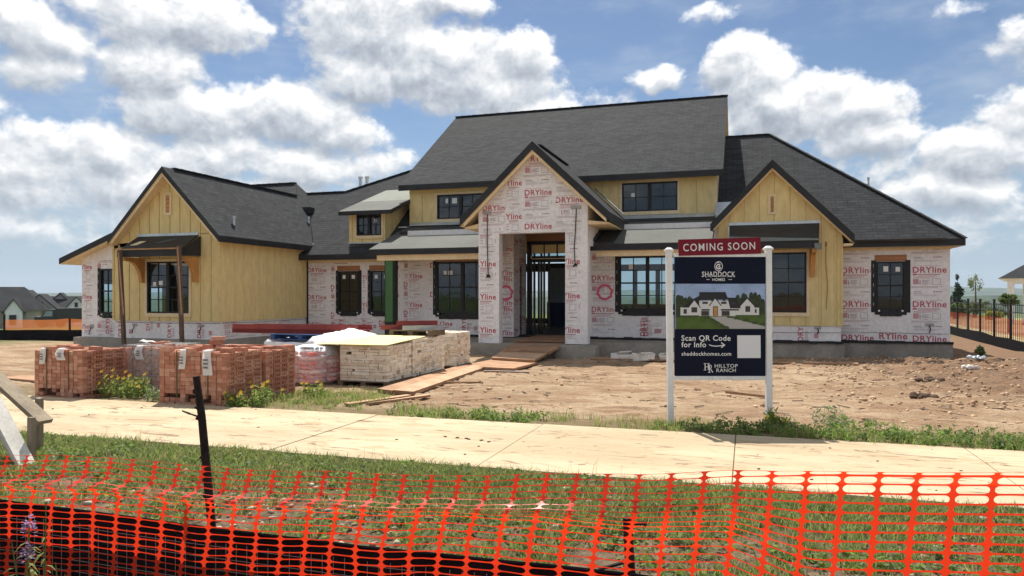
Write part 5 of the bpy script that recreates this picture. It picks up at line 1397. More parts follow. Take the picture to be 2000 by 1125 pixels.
for c, hx, hy, z0, z1, rot, seed, dome, lab in (((-10.15, 15.3), .88, .62, -.38, .33, .06, 7.3, .02, 'low load under white plastic with a blue pallet and red lintels on top'), ((-8.40, 14.35), .72, .75, -.36, .44, .1, 9.1, .21, 'domed load under white plastic behind the wrapped bag pallet')):
    loc = (c[0], c[1], z0); rt = thing('covered_load', loc, lab, 'covered load', 'loads under white plastic')
    p = MB(loc); pallet_mesh(p, c[0] - hx * .9, c[0] + hx * .9, c[1] - hy * .9, c[1] + hy * .9, z0 - .05, M_pallet); p.build('pallet', rt)
    p = MB(loc); draped(p, c, hx, hy, z0 + .05, z1, rot, M_sheet, seed, .16, dome=dome, low=.1); p.build('plastic_cover', rt, smooth=True)

# blue pallet with red steel lintels
loc = (-9.95, 15.2, .365); p = MB(loc); pallet_mesh(p, -10.75, -9.15, 14.75, 15.6, .365, M_pblue, .13); tag(p.build('pallet'), 'blue wooden pallet under the long red lintels', 'pallet')
M_red = mat('red_primer_steel', (0.25, 0.045, 0.04), 0.6, 0.15, 3); M_gst = mat('grey_steel', (0.33, 0.35, 0.37), 0.5, 0.15, 3)


def lintel(a, b, m, w=.10, flip=1):
    a = Vector(a); b = Vector(b); mb = MB(a); d = (b - a).normalized(); s = Vector((0, 0, 1)).cross(d).normalized(); u = Vector((0, 0, 1)); t = .010
    for q0, q1 in (((-w / 2, 0), (w / 2, t)), ((-w / 2 * flip, t), (-w / 2 * flip + t * flip, w * .9))):
        mb.hexa([e + s * x + u * z for e in (a, b) for z in (q0[1], q1[1]) for x in (q0[0], q1[0])], m)
    return mb.build('lintel')


LL = [((-12.05, 14.95, .498), (-8.50, 15.00, .498)), ((-11.95, 15.09, .498), (-8.40, 15.16, .498)), ((-11.7, 15.24, .498), (-8.45, 15.30, .498)), ((-12.0, 15.02, .592), (-8.55, 15.05, .60)), ((-11.6, 15.17, .592), (-8.35, 15.24, .602))]
for k, (a, b_) in enumerate(LL):
    tag(lintel(a, b_, M_red, .13, 1 if k % 2 else -1), ['long red steel lintel at the front of the bottom layer on the blue pallet', 'long red steel lintel in the middle of the bottom layer on the blue pallet', 'long red steel lintel at the rear of the bottom layer on the blue pallet', 'front long red steel lintel of the upper layer on the blue pallet', 'rear long red steel lintel of the upper layer on the blue pallet'][k], 'lintel', 'red steel lintels')
loc = (-7.0, 14.85, .515); p = MB(loc); pallet_mesh(p, -7.50, -6.48, 14.5, 15.25, .515, M_pallet, .13); tag(p.build('pallet'), 'dark wooden pallet lying on the long stone pallet', 'pallet')
for k, (a, b_, m, l) in enumerate([((-7.75, 14.6, .648), (-6.50, 15.15, .648), M_red, 'short red lintel at the front on the dark pallet'), ((-7.70, 14.78, .648), (-6.60, 15.25, .650), M_red, 'short red lintel at the rear on the dark pallet'), ((-7.4, 14.66, .745), (-6.65, 15.18, .745), M_red, 'short red lintel lying across the two below on the dark pallet'), ((-7.15, 14.46, .648), (-6.32, 14.80, .660), M_gst, 'grey steel lintel at the front edge of the dark pallet')]):
    tag(lintel(a, b_, m, .11), l, 'lintel', 'red steel lintels' if m is M_red else None)

# ------------------------------------------------------------------ plywood path and scrap boards
M_ply = mat('plywood', (0.37, 0.215, 0.125), 0.85, 0.2, 2.2, bump=.12); M_ply2 = mat('plywood_pale', (0.47, 0.30, 0.185), 0.85, 0.18, 2.5, bump=.12); M_ply3 = mat('dusty_plywood', (0.33, 0.19, 0.11), 0.9, 0.22, 2.0, bump=.15)


def board(pts, th, m, name, label, cat, group=None, edge=None):
    c = sum((Vector(p) for p in pts), Vector()) / len(pts); mb = MB(c); mb.slab(pts, th, m, edge or M_ply3, m); return tag(mb.build(name), label, cat, group)


g = lambda x, y, h: (x, y, gz(x, y) + h)
board([g(-6.02, 11.20, .07), g(-5.74, 11.22, .07), g(-6.30, 16.5, .10), g(-6.62, 16.5, .10)], .055, M_ply, 'walk_board', 'left plywood strip of the boardwalk beside the stone pallets', 'board', 'boardwalk strips')
board([g(-5.72, 11.22, .075), g(-5.38, 11.28, .07), g(-5.93, 16.45, .105), g(-6.28, 16.5, .105)], .06, M_ply2, 'walk_board', 'right plywood strip of the boardwalk, edge towards the open dirt', 'board', 'boardwalk strips')
board([g(-6.62, 16.45, .06), g(-5.05, 15.85, .07), g(-5.15, 18.25, .07), g(-6.55, 18.7, .06)], .05, M_ply, 'plywood_sheet', 'flat plywood sheet at the turn of the boardwalk', 'plywood')
board([(-6.50, 18.45, -.25), (-5.18, 18.05, -.25), (-5.32, 19.95, -.20), (-6.80, 20.40, -.20)], .06, M_ply2, 'plywood_sheet', 'pale plywood sheet lifted at the foot of the entrance ramp', 'plywood')
board([(-6.72, 19.9, -.17), (-5.22, 19.7, -.17), (-5.22, 21.35, -.03), (-6.75, 21.35, -.03)], .07, M_ply3, 'plywood_ramp', 'grey brown plywood ramp leading up into the entrance', 'ramp')
board([(-6.9, 21.7, .0), (-5.3, 21.9, .0), (-5.3, 24.2, .06), (-6.75, 24.0, .06)], .03, M_ply3, 'plywood_sheet', 'dusty plywood sheet inside the entrance porch', 'plywood')
SC = [((-5.75, 9.75), (-5.30, 10.95), .13, M_ply2, 'split plank running from the boardwalk to the sidewalk'), ((-5.45, 9.85), (-5.0, 11.05), .11, M_ply2, 'second narrow plank next to the split one by the sidewalk'), ((-5.6, 13.2), (-4.95, 13.55), .09, M_ply, 'short brown offcut beside the boardwalk'),
      ((-5.6, 15.4), (-4.7, 15.9), .07, M_greymetal, 'grey offcut lying at the plywood corner'), ((-4.6, 20.9), (-1.2, 20.75), .12, M_ply3, 'long dark board along the porch slab'), ((-3.6, 20.5), (-.9, 20.4), .10, M_ply, 'long brown board in front of the porch slab'),
      ((-.6, 20.9), (1.25, 20.75), .14, M_wood, 'clean brown stud lying below the right gable'), ((1.4, 20.6), (2.7, 20.35), .06, M_ply2, 'thin pale lath right of the brown stud'), ((-4.2, 20.2), (-3.0, 20.35), .06, M_ply2, 'pale narrow strip in the dirt by the porch'),
      ((-11.6, 11.6), (-10.2, 11.4), .35, M_ply2, 'plywood offcut on the dirt behind the brick cubes'), ((-14.6, 11.3), (-11.9, 10.6), .5, M_ply, 'brown plywood sheet at the left behind the first brick cube'), ((-15.5, 16.5), (-11.6, 16.0), .12, M_ply2, 'long pale plank on the dirt before the left wing'),
      ((-.35, 13.3), (.4, 13.15), .04, M_ply3, 'thin twig-like strip in the middle of the yard'), ((5.0, 14.6), (5.7, 14.8), .09, M_ply2, 'small pale offcut at the right of the yard'), ((3.6, 17.2), (4.2, 17.1), .08, M_ply2, 'small pale offcut below the right wing window')]
for a, b_, w, m, l in SC:
    d = (Vector(b_) - Vector(a)).normalized() * 1; n = Vector((-d.y, d.x)) * (w / 2)
    board([g(a[0] - n.x, a[1] - n.y, .05), g(b_[0] - n.x, b_[1] - n.y, .055), g(b_[0] + n.x, b_[1] + n.y, .055), g(a[0] + n.x, a[1] + n.y, .05)], .035, m, 'scrap_board', l, 'scrap wood', 'scrap boards on the dirt')
M_paint = mat('white_scrap', (0.70, 0.66, 0.60), 0.8, .15, 5)
for k, (x, y, l) in enumerate([(-3.35, 20.6, 'left white foam offcut of the three below the porch window'), (-2.75, 20.55, 'middle white foam offcut of the three below the porch window'), (-2.0, 20.7, 'right white foam offcut of the three below the porch window')]):
    b = MB(g(x, y, 0)); b.obox(g(x, y, .11), (math.cos(.1 * k), math.sin(.1 * k), 0), .32, (-math.sin(.1 * k), math.cos(.1 * k), 0), .14, .08, M_paint, .03)
    for q in range(3): b.obox(g(x + .1 * q - .1, y - .03 * q, .20 + .02 * q), (math.cos(.4 * q), math.sin(.4 * q), 0), .2, (-math.sin(.4 * q), math.cos(.4 * q), 0), .04, .012, M_paint, .01)
    tag(b.build('foam_offcut'), l, 'offcut', 'white offcuts by the porch')
M_rock = mat('dark_rubble', (0.13, 0.085, 0.06), .95, .3, 7)
for x, y, s, l, m in [(4.35, 20.5, .34, 'dark overturned clod heap below the right wing window', M_rock), (3.5, 16.6, .26, 'dark lump of wet dirt in the right of the yard', M_rock), (2.9, 14.2, .2, 'long dark lump of dirt near the sign', M_rock), (6.9, 19.0, .3, 'dark lump on the dirt mound at the far right', M_rock), (-1.35, 15.9, .07, 'small dark stone in the middle of the yard', M_rock), (.85, 18.9, .10, 'small brown block lying right of the sign', M_ply3), (-4.25, 9.45, .075, 'white and dark stone at the weeds by the sidewalk', M_paint), (4.9, 19.2, .17, 'crumpled pale paper below the right wing', M_paint), (5.6, 21.4, .2, 'grey plastic piece on the mound by the slab corner', M_metal), (5.2, 11.6, .09, 'flat white paper scrap in the yard at right', M_paint)]:
    b = MB(g(x, y, 0)); rr = random.Random(int(x * 10))
    for k in range(13 if s > .12 else 4):
        rbox(b, (x + rr.uniform(-.9, .9) * s, y + rr.uniform(-.5, .5) * s, gz(x, y) + s * rr.uniform(.1, .28)), s * rr.uniform(.15, .45), s * rr.uniform(.15, .38), s * rr.uniform(.12, .34), rr.uniform(0, 3), m, 2.1 + rr.random(), 7, 5)
    tag(b.build('rubble'), l, 'rubble')

# temporary props under the left awning
for k, (a, b_) in enumerate([((-18.47, 18.0, gz(-18.4, 18) - .02), (-18.72, 18.06, 2.80)), ((-16.27, 18.02, gz(-16.3, 18) - .02), (-16.45, 18.07, 2.92))]):
    p = MB(a); p.beam(a, b_, .10, .10, mat('weathered_post', (0.13, 0.085, 0.06), .85, .2, 3)); p.beam(Vector(a) + Vector((.02, -.055, 1.2)), Vector(b_) + Vector((0, -.055, -.05)), .05, .012, M_ply)
    tag(p.build('prop_post'), ['brown timber prop under the left corner of the left awning', 'brown timber prop under the right corner of the left awning'][k], 'prop post', 'timber props under the left awning')

# ------------------------------------------------------------------ orange safety net in the foreground
NA = .0662; NN = Vector((-math.sin(NA), math.cos(NA), 0)); NTn = Vector((math.cos(NA), math.sin(NA), 0)); ND = 2.95
TOP_S = [-6, -3.4, -2.69, -2.15, -1.33, -.21, .14, .46, 1.13, 2.6]; TOP_Z = [.57, .60, .63, .605, .63, .695, .735, .75, .79, .84]


def net_point(u, r):
    """u: column, r: row counted from the top (arrays) -> xyz"""
    s = -7.52 + u * .126
    wl = 1 - sstep(-1.0, .15, s)
    wm = 1 - sstep(.1, .5, s)
    zt = np.interp(s, TOP_S, TOP_Z)
    left = np.interp(r, [0, 4.5, 8.5, 10, 40], [0, .105, .128, .172, 1.13]); mid = np.interp(r, [0, 5.5, 10, 40], [0, .135, .235, 1.2]); right = np.interp(r, [0, .9, 1.0, 40], [0, .012, .018, 1.40])
    dz = left * wl + (1 - wl) * (mid * wm + right * (1 - wm))
    out = wl * np.interp(r, [0, 4, 6, 8, 10, 40], [-.01, .015, .095, .10, .02, 0]) + (1 - wl) * wm * np.interp(r, [0, 5, 8, 12, 40], [0, .03, .03, 0, 0]) + (1 - wm) * np.interp(r, [0, 1, 2, 40], [.03, .02, 0, 0])
    out = out + .03 * fbm(s * 1.1 + 3, r * .06 + 1, 3) + .012 * fbm(s * 7, r * .3, 2)
    z = zt - dz + .012 * fbm(s * 2.2 + 7, r * .12, 3) + .022 * wl * fbm(s * 5 + 2, r * .05, 2) + wl * .010 * fbm(s * 9 + 1, r * .9, 2)
    ss = s - .10 * dz - wl * .05 * sstep(6, 12, r) + .02 * fbm(s * 1.7, r * .2 + 5, 2) + wl * .016 * fbm(s * 8 + 4, r * .5, 2)
    d = ND - out
    x = NN.x * d + NTn.x * ss; y = NN.y * d + NTn.y * ss
    return np.stack([x, y, z], -1)


NCOL, NROW, NP = 102, 34, 24
th = 2 * np.pi * np.arange(NP) / NP + 1e-9
sq = np.stack([np.cos(th), np.sin(th)], -1); sq = sq / np.abs(sq).max(1)[:, None] * .5
ci, ri = np.meshgrid(np.arange(NCOL), np.arange(NROW)); ci = ci.ravel(); ri = ri.ravel()
# holes are long slots; where the net hangs slack the strands are drawn thin and the bars turn into chains of diamonds
sc_ = -7.52 + (ci + .5) * .126; slack = (1 - sstep(.1, .9, sc_)) * (1 - .55 * sstep(9, 15, ri) * (1 - sstep(-1, .2, sc_))); slack = slack[:, None]
jit_ = np.random.default_rng(2).uniform(-1, 1, (len(ci), 1)); ha = .438 + .024 * slack + .010 * jit_; hb = .402 + .036 * slack + .008 * jit_[::-1]; re = .135 + .075 * slack
cs, sn = np.abs(np.cos(th))[None], np.sin(th)[None]; phi = np.arccos(np.clip((cs - 1 / 3) / (2 / 3), 0, 1))
ou = np.sign(np.cos(th)) * np.where(cs < 1 / 3, (ha - re) * 3 * cs, ha - re + re * np.cos(phi)); orr = hb * np.sign(sn) * np.where(cs < 1 / 3, 1, np.sin(phi))
u_ = ci[:, None] + .5 + np.concatenate([np.broadcast_to(sq[:, 0], (len(ci), NP)), ou], 1); r_2 = ri[:, None] + .5 + np.concatenate([np.broadcast_to(sq[:, 1], (len(ci), NP)), orr], 1)
V = net_point(u_.ravel(), r_2.ravel()); nc_ = len(ci)
k = (np.arange(nc_) * 2 * NP)[:, None, None]; a_ = np.arange(NP); b_ = (a_ + 1) % NP
Fq = (k + np.stack([a_, b_, b_ + NP, a_ + NP], -1)[None]).reshape(-1, 4)
M_net = mat('orange_plastic_net', (0.88, 0.045, 0.012), 0.38, 0.12, 9, spec=.45, transl=.5)
net = tag(np_mesh('safety_net', V, Fq, [M_net], smooth=True), 'bright orange plastic safety net strung along the verge in the foreground', 'safety fence')

# black silt fence with wire backing just behind the net
SS = np.arange(-7.5, 5.4, .06); M_silt = mat('black_silt_fabric', (0.012, 0.011, 0.014), 0.95, 0.3, 4, bump=.2, bscale=15, spec=.05)
def silt_top(s): return np.interp(s, [-6, -3.4, -1.8, -.52, 2.6], [.385, .35, .29, .272, .19]) + .012 * fbm(s * 3, s * 0 + 3, 3)
mb = MB((NN.x * 3 , NN.y * 3, -.4)); rows_ = np.linspace(0, 1, 9)
grid = []
for s in SS:
    zt = float(silt_top(s)); colp = []
    for t in rows_:
        d = ND + .07 + .02 * float(fbm(np.array(s * 2), np.array(t * 2.), 2)) ; p = NN * d + NTn * s; colp.append((p.x, p.y, zt + (-.5 - zt) * t))
    grid.append(colp)
for i in range(len(SS) - 1):
    for j in range(8): mb.poly([grid[i][j + 1], grid[i + 1][j + 1], grid[i + 1][j], grid[i][j]], M_silt)
for i in range(len(SS) - 1): mb.tube([grid[i][0], grid[i + 1][0]], .007, M_silt, 5, False)
sf = thing('silt_fence', (NN.x * 3, NN.y * 3, -.4), 'black silt fence with wire backing behind the orange net', 'silt fence'); mb.build('fabric', sf)
wm_ = MB((NN.x * 3, NN.y * 3, -.4)); M_wire = mat('grey_wire', (0.28, 0.27, 0.27), .5, metal=.3)
for s in np.arange(-7.4, 5.2, .055):
    p = NN * (ND + .035) + NTn * s; zt = float(silt_top(s)) - .05
    wm_.beam((p.x, p.y, -.3), (p.x, p.y, zt), .0022, .0022, M_wire)
for h in np.arange(.02, .36, .055):
    for s in np.arange(-7.4, 4.8, .5):
        p = NN * (ND + .034) + NTn * s; q = NN * (ND + .034) + NTn * (s + .5); k1 = float(silt_top(s)); k2 = float(silt_top(s + .5))
        wm_.beam((p.x, p.y, k1 - h - .05), (q.x, q.y, k2 - h - .05), .0022, .0022, M_wire)
wm_.build('wire_backing', sf)
M_bark = mat('charred_stake', (0.022, 0.015, 0.012), .9, .4, 20, bump=.5, bscale=30)
mb = MB((-2.44, 3.06, -.5)); pth = [(-2.535, 3.07, -.5), (-2.565, 3.06, .1), (-2.60, 3.05, .5), (-2.625, 3.04, .8), (-2.65, 3.03, 1.0)]
mb.tube(pth, [.02, .02, .021, .019, .017], M_bark, 8)
for p, q in (((-2.625, 3.04, .79), (-2.68, 3.02, .81)), ((-2.68, 3.02, .81), (-2.72, 3.01, .825))): mb.tube([p, q], [.006, .004], M_bark, 5)
for k in range(14): t = random.random(); mb.tube([Vector(pth[1]).lerp(Vector(pth[4]), t), Vector(pth[1]).lerp(Vector(pth[4]), t) + Vector((random.choice((-.022, .022)), -.01, .012))], .007, M_bark, 5)
tag(mb.build('stake'), 'tall leaning black stake with a twig, behind the orange net at left', 'stake', 'fence stakes')
mb = MB((-.47, 3.12, -.5)); mb.tube([(-.45, 3.12, -.5), (-.47, 3.12, .2), (-.485, 3.12, .46)], [.024, .022, .02], M_bark, 8); mb.tube([(-.485, 3.11, .44), (-.40, 3.1, .45)], .008, M_bark, 5); mb.tube([(-.48, 3.1, .28), (-.60, 3.08, .24)], .008, M_bark, 5)
tag(mb.build('stake'), 'short black stake with its top just below the middle of the orange net', 'stake', 'fence stakes')

# weathered timber barricade at the left
loc = (-7.0, 5.6, gz(-7, 5.6)); bar_ = thing('timber_barricade', loc, 'weathered timber barricade with a pale slanted plank at the left of the verge', 'barricade')
M_w1 = mat('weathered_timber', (0.27, 0.22, 0.16), .9, .2, 5, stretch=(1, 1, .3), bump=.2); M_w2 = mat('whitewashed_plank', (0.58, 0.55, 0.50), .8, .15, 5, bump=.15)
for x, y, z, w in ((-6.95, 5.60, .165, .06), (-7.27, 5.95, .30, .06)):
    p = MB(loc); p.box(x - w / 2, x + w / 2, y - .025, y + .025, loc[2] - .2, z, M_w1, .004); p.build('post', bar_)
p = MB(loc); p.beam((-7.85, 5.52, .97), (-6.70, 5.42, -.40), .04, .17, M_w2, (0, -1, 0)); p.beam((-7.70, 5.50, .62), (-6.82, 5.44, -.42), .04, .05, M_w2, (0, -1, 0)); p.build('plank', bar_)
p = MB(loc); p.beam((-8.2, 5.78, .86), (-6.98, 5.78, .085), .045, .17, M_w1, (0, -1, 0)); p.build('plank', bar_)

# ------------------------------------------------------------------ plants one can tell apart
M_flower = mat('yellow_petal', (0.75, 0.50, 0.03), .6, transl=.3); M_purple = mat('purple_petal', (0.27, 0.17, 0.33), .6, transl=.3); M_stem = mat('green_stem', (0.10, 0.14, 0.04), .7); M_sage = mat('sage_leaf', (0.23, 0.25, 0.06), .65, transl=.35)


def flower_plant(pos, spread, h, n, label, seed, petal=M_flower, group='yellow flowered weeds'):
    loc = (pos[0], pos[1], gz(*pos)); rt = thing('flowering_weed', loc, label, 'plant', group); rr = random.Random(seed)
    st = MB(loc); V, Fq, k = [], [], 0; fl_ = MB(loc)
    for i in range(n):
        b = Vector((loc[0] + rr.uniform(-1, 1) * spread[0], loc[1] + rr.uniform(-1, 1) * spread[1], loc[2])); hh = h * rr.uniform(.5, 1.1)
        t = b + Vector((rr.uniform(-.12, .12), rr.uniform(-.12, .06), hh)); m = b.lerp(t, .5) + Vector((rr.uniform(-.03, .03), 0, 0))
        st.tube([b, m, t], [.006, .004, .003], M_stem, 4, False)
        for q in range(3):
            p = b.lerp(t, .2 + .25 * q); v, f = leaves_np(p, (.09, .09, .09), 14, .034, .9, .3); V.append(v); Fq.append(f + k); k += len(v)
        if rr.random() < .55:
            for q in range(6):
                a0, a1 = q * 1.047, q * 1.047 + .75
                fl_.poly([t, t + Vector((math.cos(a0) * .035, math.sin(a0) * .02 - .012, .02 * math.sin(a0))), t + Vector((math.cos(a1) * .035, math.sin(a1) * .02 - .012, .025 * math.sin(a1) + .01))], petal)
    st.build('stem', rt); np_mesh('leaves', np.concatenate(V) - np.array(loc), np.concatenate(Fq), [G1, G3, G2, G5], rng.integers(0, 4, sum(len(f) for f in Fq)), rt)
    if fl_.f: fl_.build('blossoms', rt)


flower_plant((-9.72, 9.50), (.40, .16), .40, 24, 'yellow flowered weeds growing between the first two brick cubes', 4)
flower_plant((-7.12, 9.62), (.18, .45), .38, 18, 'yellow flowered weeds beside the cored side of the wide brick cube', 9)
flower_plant((-7.25, 9.08), (.14, .06), .26, 8, 'small pale weed at the front corner of the wide brick cube', 12, group=None)
flower_plant((-6.75, 10.45), (.2, .15), .24, 9, 'low green weed beside the rear brick cube', 15, group=None)
flower_plant((.30, 9.75), (.16, .10), .27, 9, 'tall weed with yellow flowers by the right post of the sign', 17, group=None)
for (x, y, s, l) in ((.98, 9.75, .22, 'round grey green bush in the dirt right of the sign'), (3.9, 9.7, .2, 'grey green bush among the weeds at the far right'), (-8.9, 9.25, .16, 'tuft of grey green weed between the brick cubes')):
    z = gz(x, y); v, f = leaves_np((x, y, z + s * .7), (s, s, s * .8), 260, .028, .9, .32); v = v - np.array((x, y, z))
    o = np_mesh('weed_bush', v, f, [G6, G1], (rng.random(len(f)) < .3).astype(int), loc=(x, y, z)); tag(o, l, 'bush')
for (x, y, hs, l, sd) in ((-2.62, 2.12, 1.12, 'taller purple flowered sage at the left edge in front of the net', 3), (-2.48, 2.14, .92, 'shorter purple flowered sage with bright leaves in front of the net', 8)):
    rr = random.Random(sd); loc = (x, y, -.48); rt = thing('sage_plant', loc, l, 'plant', 'purple sage plants')
    st = MB(loc); lf = MB(loc); fl_ = MB(loc)
    for i in range(7):
        b = Vector((x + rr.uniform(-.06, .06), y + rr.uniform(-.05, .05), -.48)); t = Vector((x + rr.uniform(-.11, .09), y + rr.uniform(-.05, .05), -.48 + hs * rr.uniform(.72, 1.0)))
        m = b.lerp(t, .6) + Vector((rr.uniform(-.02, .02), 0, 0)); P = [b, b.lerp(m, .5), m, m.lerp(t, .5), t]; st.tube(P, [.005, .004, .004, .003, .002], M_stem, 5, False)
        for q in range(26):
            tt = .3 + .62 * q / 26; p = b.lerp(m, tt / .6) if tt < .6 else m.lerp(t, (tt - .6) / .4); a = rr.uniform(0, 6.3); L_ = rr.uniform(.035, .065)
            d = Vector((math.cos(a), math.sin(a) * .8, rr.uniform(-.6, .35))).normalized(); s = d.cross(Vector((0, 0, 1))).normalized() * L_ * .11
            e = p + d * L_ + Vector((0, 0, -L_ * .25)); mm = p + d * L_ * .5 + Vector((0, 0, .004))
            lf.poly([p, mm - s, e, mm + s], M_sage)
        if i < 2:
            for q in range(55):
                c = t + Vector((0, 0, rr.uniform(-.045, .03))); a = rr.uniform(0, 6.3); rad = .016 * (1 - (c.z - t.z) / .07); d = Vector((math.cos(a), math.sin(a), rr.uniform(-.2, .6))); c = c + d * rad * .7
                s = Vector((-math.sin(a), math.cos(a), 0)) * .005; fl_.poly([c - s, c + d * .012 - s * .4, c + d * .014 + s * .6, c + s], M_purple)
    st.build('stem', rt); lf.build('leaves', rt); fl_.build('blossoms', rt)

# ------------------------------------------------------------------ fences behind, at left and right
def net_band(mb, P, zb_, zt_, m, seed, wav=.08):
    n = len(P)
    for i in range(n - 1):
        za = lambda q: zt_ + wav * float(fbm(np.array(q * .6 + seed), np.array(seed * 1.), 3)); 
        mb.poly([(*P[i], zb_), (*P[i + 1], zb_), (*P[i + 1], za(i + 1)), (*P[i], za(i))], m)


def mesh_screen(name, col, op):
    m = bpy.data.materials.new(name); m.use_nodes = True; MATS[name] = m; t = NT(m.node_tree); b = m.node_tree.nodes['Principled BSDF']; b.inputs['Base Color'].default_value = (*col, 1); b.inputs['Roughness'].default_value = .6
    tr = t.new('ShaderNodeBsdfTranslucent'); tr.inputs[0].default_value = (*col, 1); m1 = t.new('ShaderNodeMixShader'); m1.inputs[0].default_value = .45; t.L.new(b.outputs[0], m1.inputs[1]); t.L.new(tr.outputs[0], m1.inputs[2])
    tp = t.new('ShaderNodeBsdfTransparent'); m2 = t.new('ShaderNodeMixShader'); m2.inputs[0].default_value = op; t.L.new(tp.outputs[0], m2.inputs[1]); t.L.new(m1.outputs[0], m2.inputs[2]); t.L.new(m2.outputs[0], m.node_tree.nodes['Material Output'].inputs[0]); return m


M_on = mesh_screen('distant_orange_net', (0.72, 0.22, 0.06), .62); M_rn = mesh_screen('distant_red_net', (0.75, 0.09, 0.04), .5)
lf_ = lambda x: 23.5 + (x + 26.4) * .32
def seg(x0, x1, n): return [(x, lf_(x)) for x in np.linspace(x0, x1, n)]
for x0, x1, l in ((-29.45, -21.9, 'faded orange net fence at left beyond the house corner'), (-38.0, -30.35, 'faded orange net fence at the far left edge beyond the lawn gap')):
    loc = (x0, lf_(x0), -.5); rt = thing('safety_net', loc, l, 'safety fence', 'orange nets behind at left')
    mb = MB(loc); net_band(mb, seg(x0, x1, 16), -.06, .42 if x0 > -30 else .44, M_on, x0, .3); mb.build('netting', rt)
    for x in (x0, x0 + 2.6, x0 + 5.2):
        p = MB(loc); p.box(x - .03, x + .03, lf_(x) - .03, lf_(x) + .03, gz(x, lf_(x)) - .1, .62 if x == x0 else .45, M_bark); p.build('stake', rt)
loc = (-30, 22.3, -.5); mb = MB(loc); P = [(x, y - .12) for x, y in seg(-38, -21.7, 30)]
for i in range(29):
    z = lambda q: -.03 + .05 * float(fbm(np.array(q * .5), np.array(2.2), 2)); mb.poly([(*P[i], -.9), (*P[i + 1], -.9), (*P[i + 1], z(i + 1)), (*P[i], z(i))], M_silt)
tag(mb.build('silt_fence'), 'low black silt fence under the faded orange nets at left', 'silt fence')
# right: iron fence along the side of the lot
M_iron = mat('black_iron', (0.012, 0.012, 0.013), .5)
fx = lambda y: 8.45 + (y - 25) * .075
loc = (fx(25), 25, -.5); rt = thing('iron_fence', loc, 'black iron picket fence along the right side of the lot', 'fence')
mb = MB(loc); Yp = np.arange(22.0, 47, .27)
for y in Yp: mb.box(fx(y) - .007, fx(y) + .007, y - .007, y + .007, -.42, 1.12, M_iron)
for z in (1.07, .82, -.25): mb.beam((fx(22), 22, z), (fx(47), 47, z), .03, .03, M_iron)
mb.build('pickets', rt)
for y in np.arange(22.3, 47, 2.45):
    p = MB(loc); p.box(fx(y) - .035, fx(y) + .035, y - .035, y + .035, -.6, 1.22, M_iron); p.box(fx(y) - .045, fx(y) + .045, y - .045, y + .045, 1.22, 1.26, M_iron); p.build('post', rt)
mb = MB((8.2, 25, -.5)); Ys = np.linspace(20.5, 46, 34)
for a, b_ in zip(Ys[:-1], Ys[1:]):
    z = lambda q: -.07 + .14 * float(fbm(np.array(q * .45), np.array(5.1), 2)); mb.poly([(fx(a) - .2, a, -.9), (fx(b_) - .2, b_, -.9), (fx(b_) - .2, b_, z(b_)), (fx(a) - .2, a, z(a))], M_silt)
tag(mb.build('silt_fence'), 'black silt fence along the foot of the iron fence at right', 'silt fence')
mb = MB((9.2, 25, -.5)); 
for a, b_ in zip(Ys[:-1], Ys[1:]): z = lambda q: .52 + .12 * float(fbm(np.array(q * .5), np.array(8.1), 2)); mb.poly([(fx(a) + .5, a, -.1), (fx(b_) + .5, b_, -.1), (fx(b_) + .5, b_, z(b_)), (fx(a) + .5, a, z(a))], M_rn)
tag(mb.build('safety_net'), 'red orange net just behind the black iron fence at right', 'safety fence')

# ------------------------------------------------------------------ neighbours far off
M_ftan = mat('far_tan_wall', (0.40, 0.36, 0.31), .9, .1, .8); M_fwhite = mat('far_white_wall', (0.78, 0.79, 0.82), .85, .04, .5); M_fgrey = mat('far_grey_wall', (0.36, 0.34, 0.33), .9, .08, .8)
FWD = Vector((-math.sin(YAW + R(24)), math.cos(YAW + R(24)), 0)); RGT = Vector((math.cos(YAW + R(24)), math.sin(YAW + R(24)), 0))


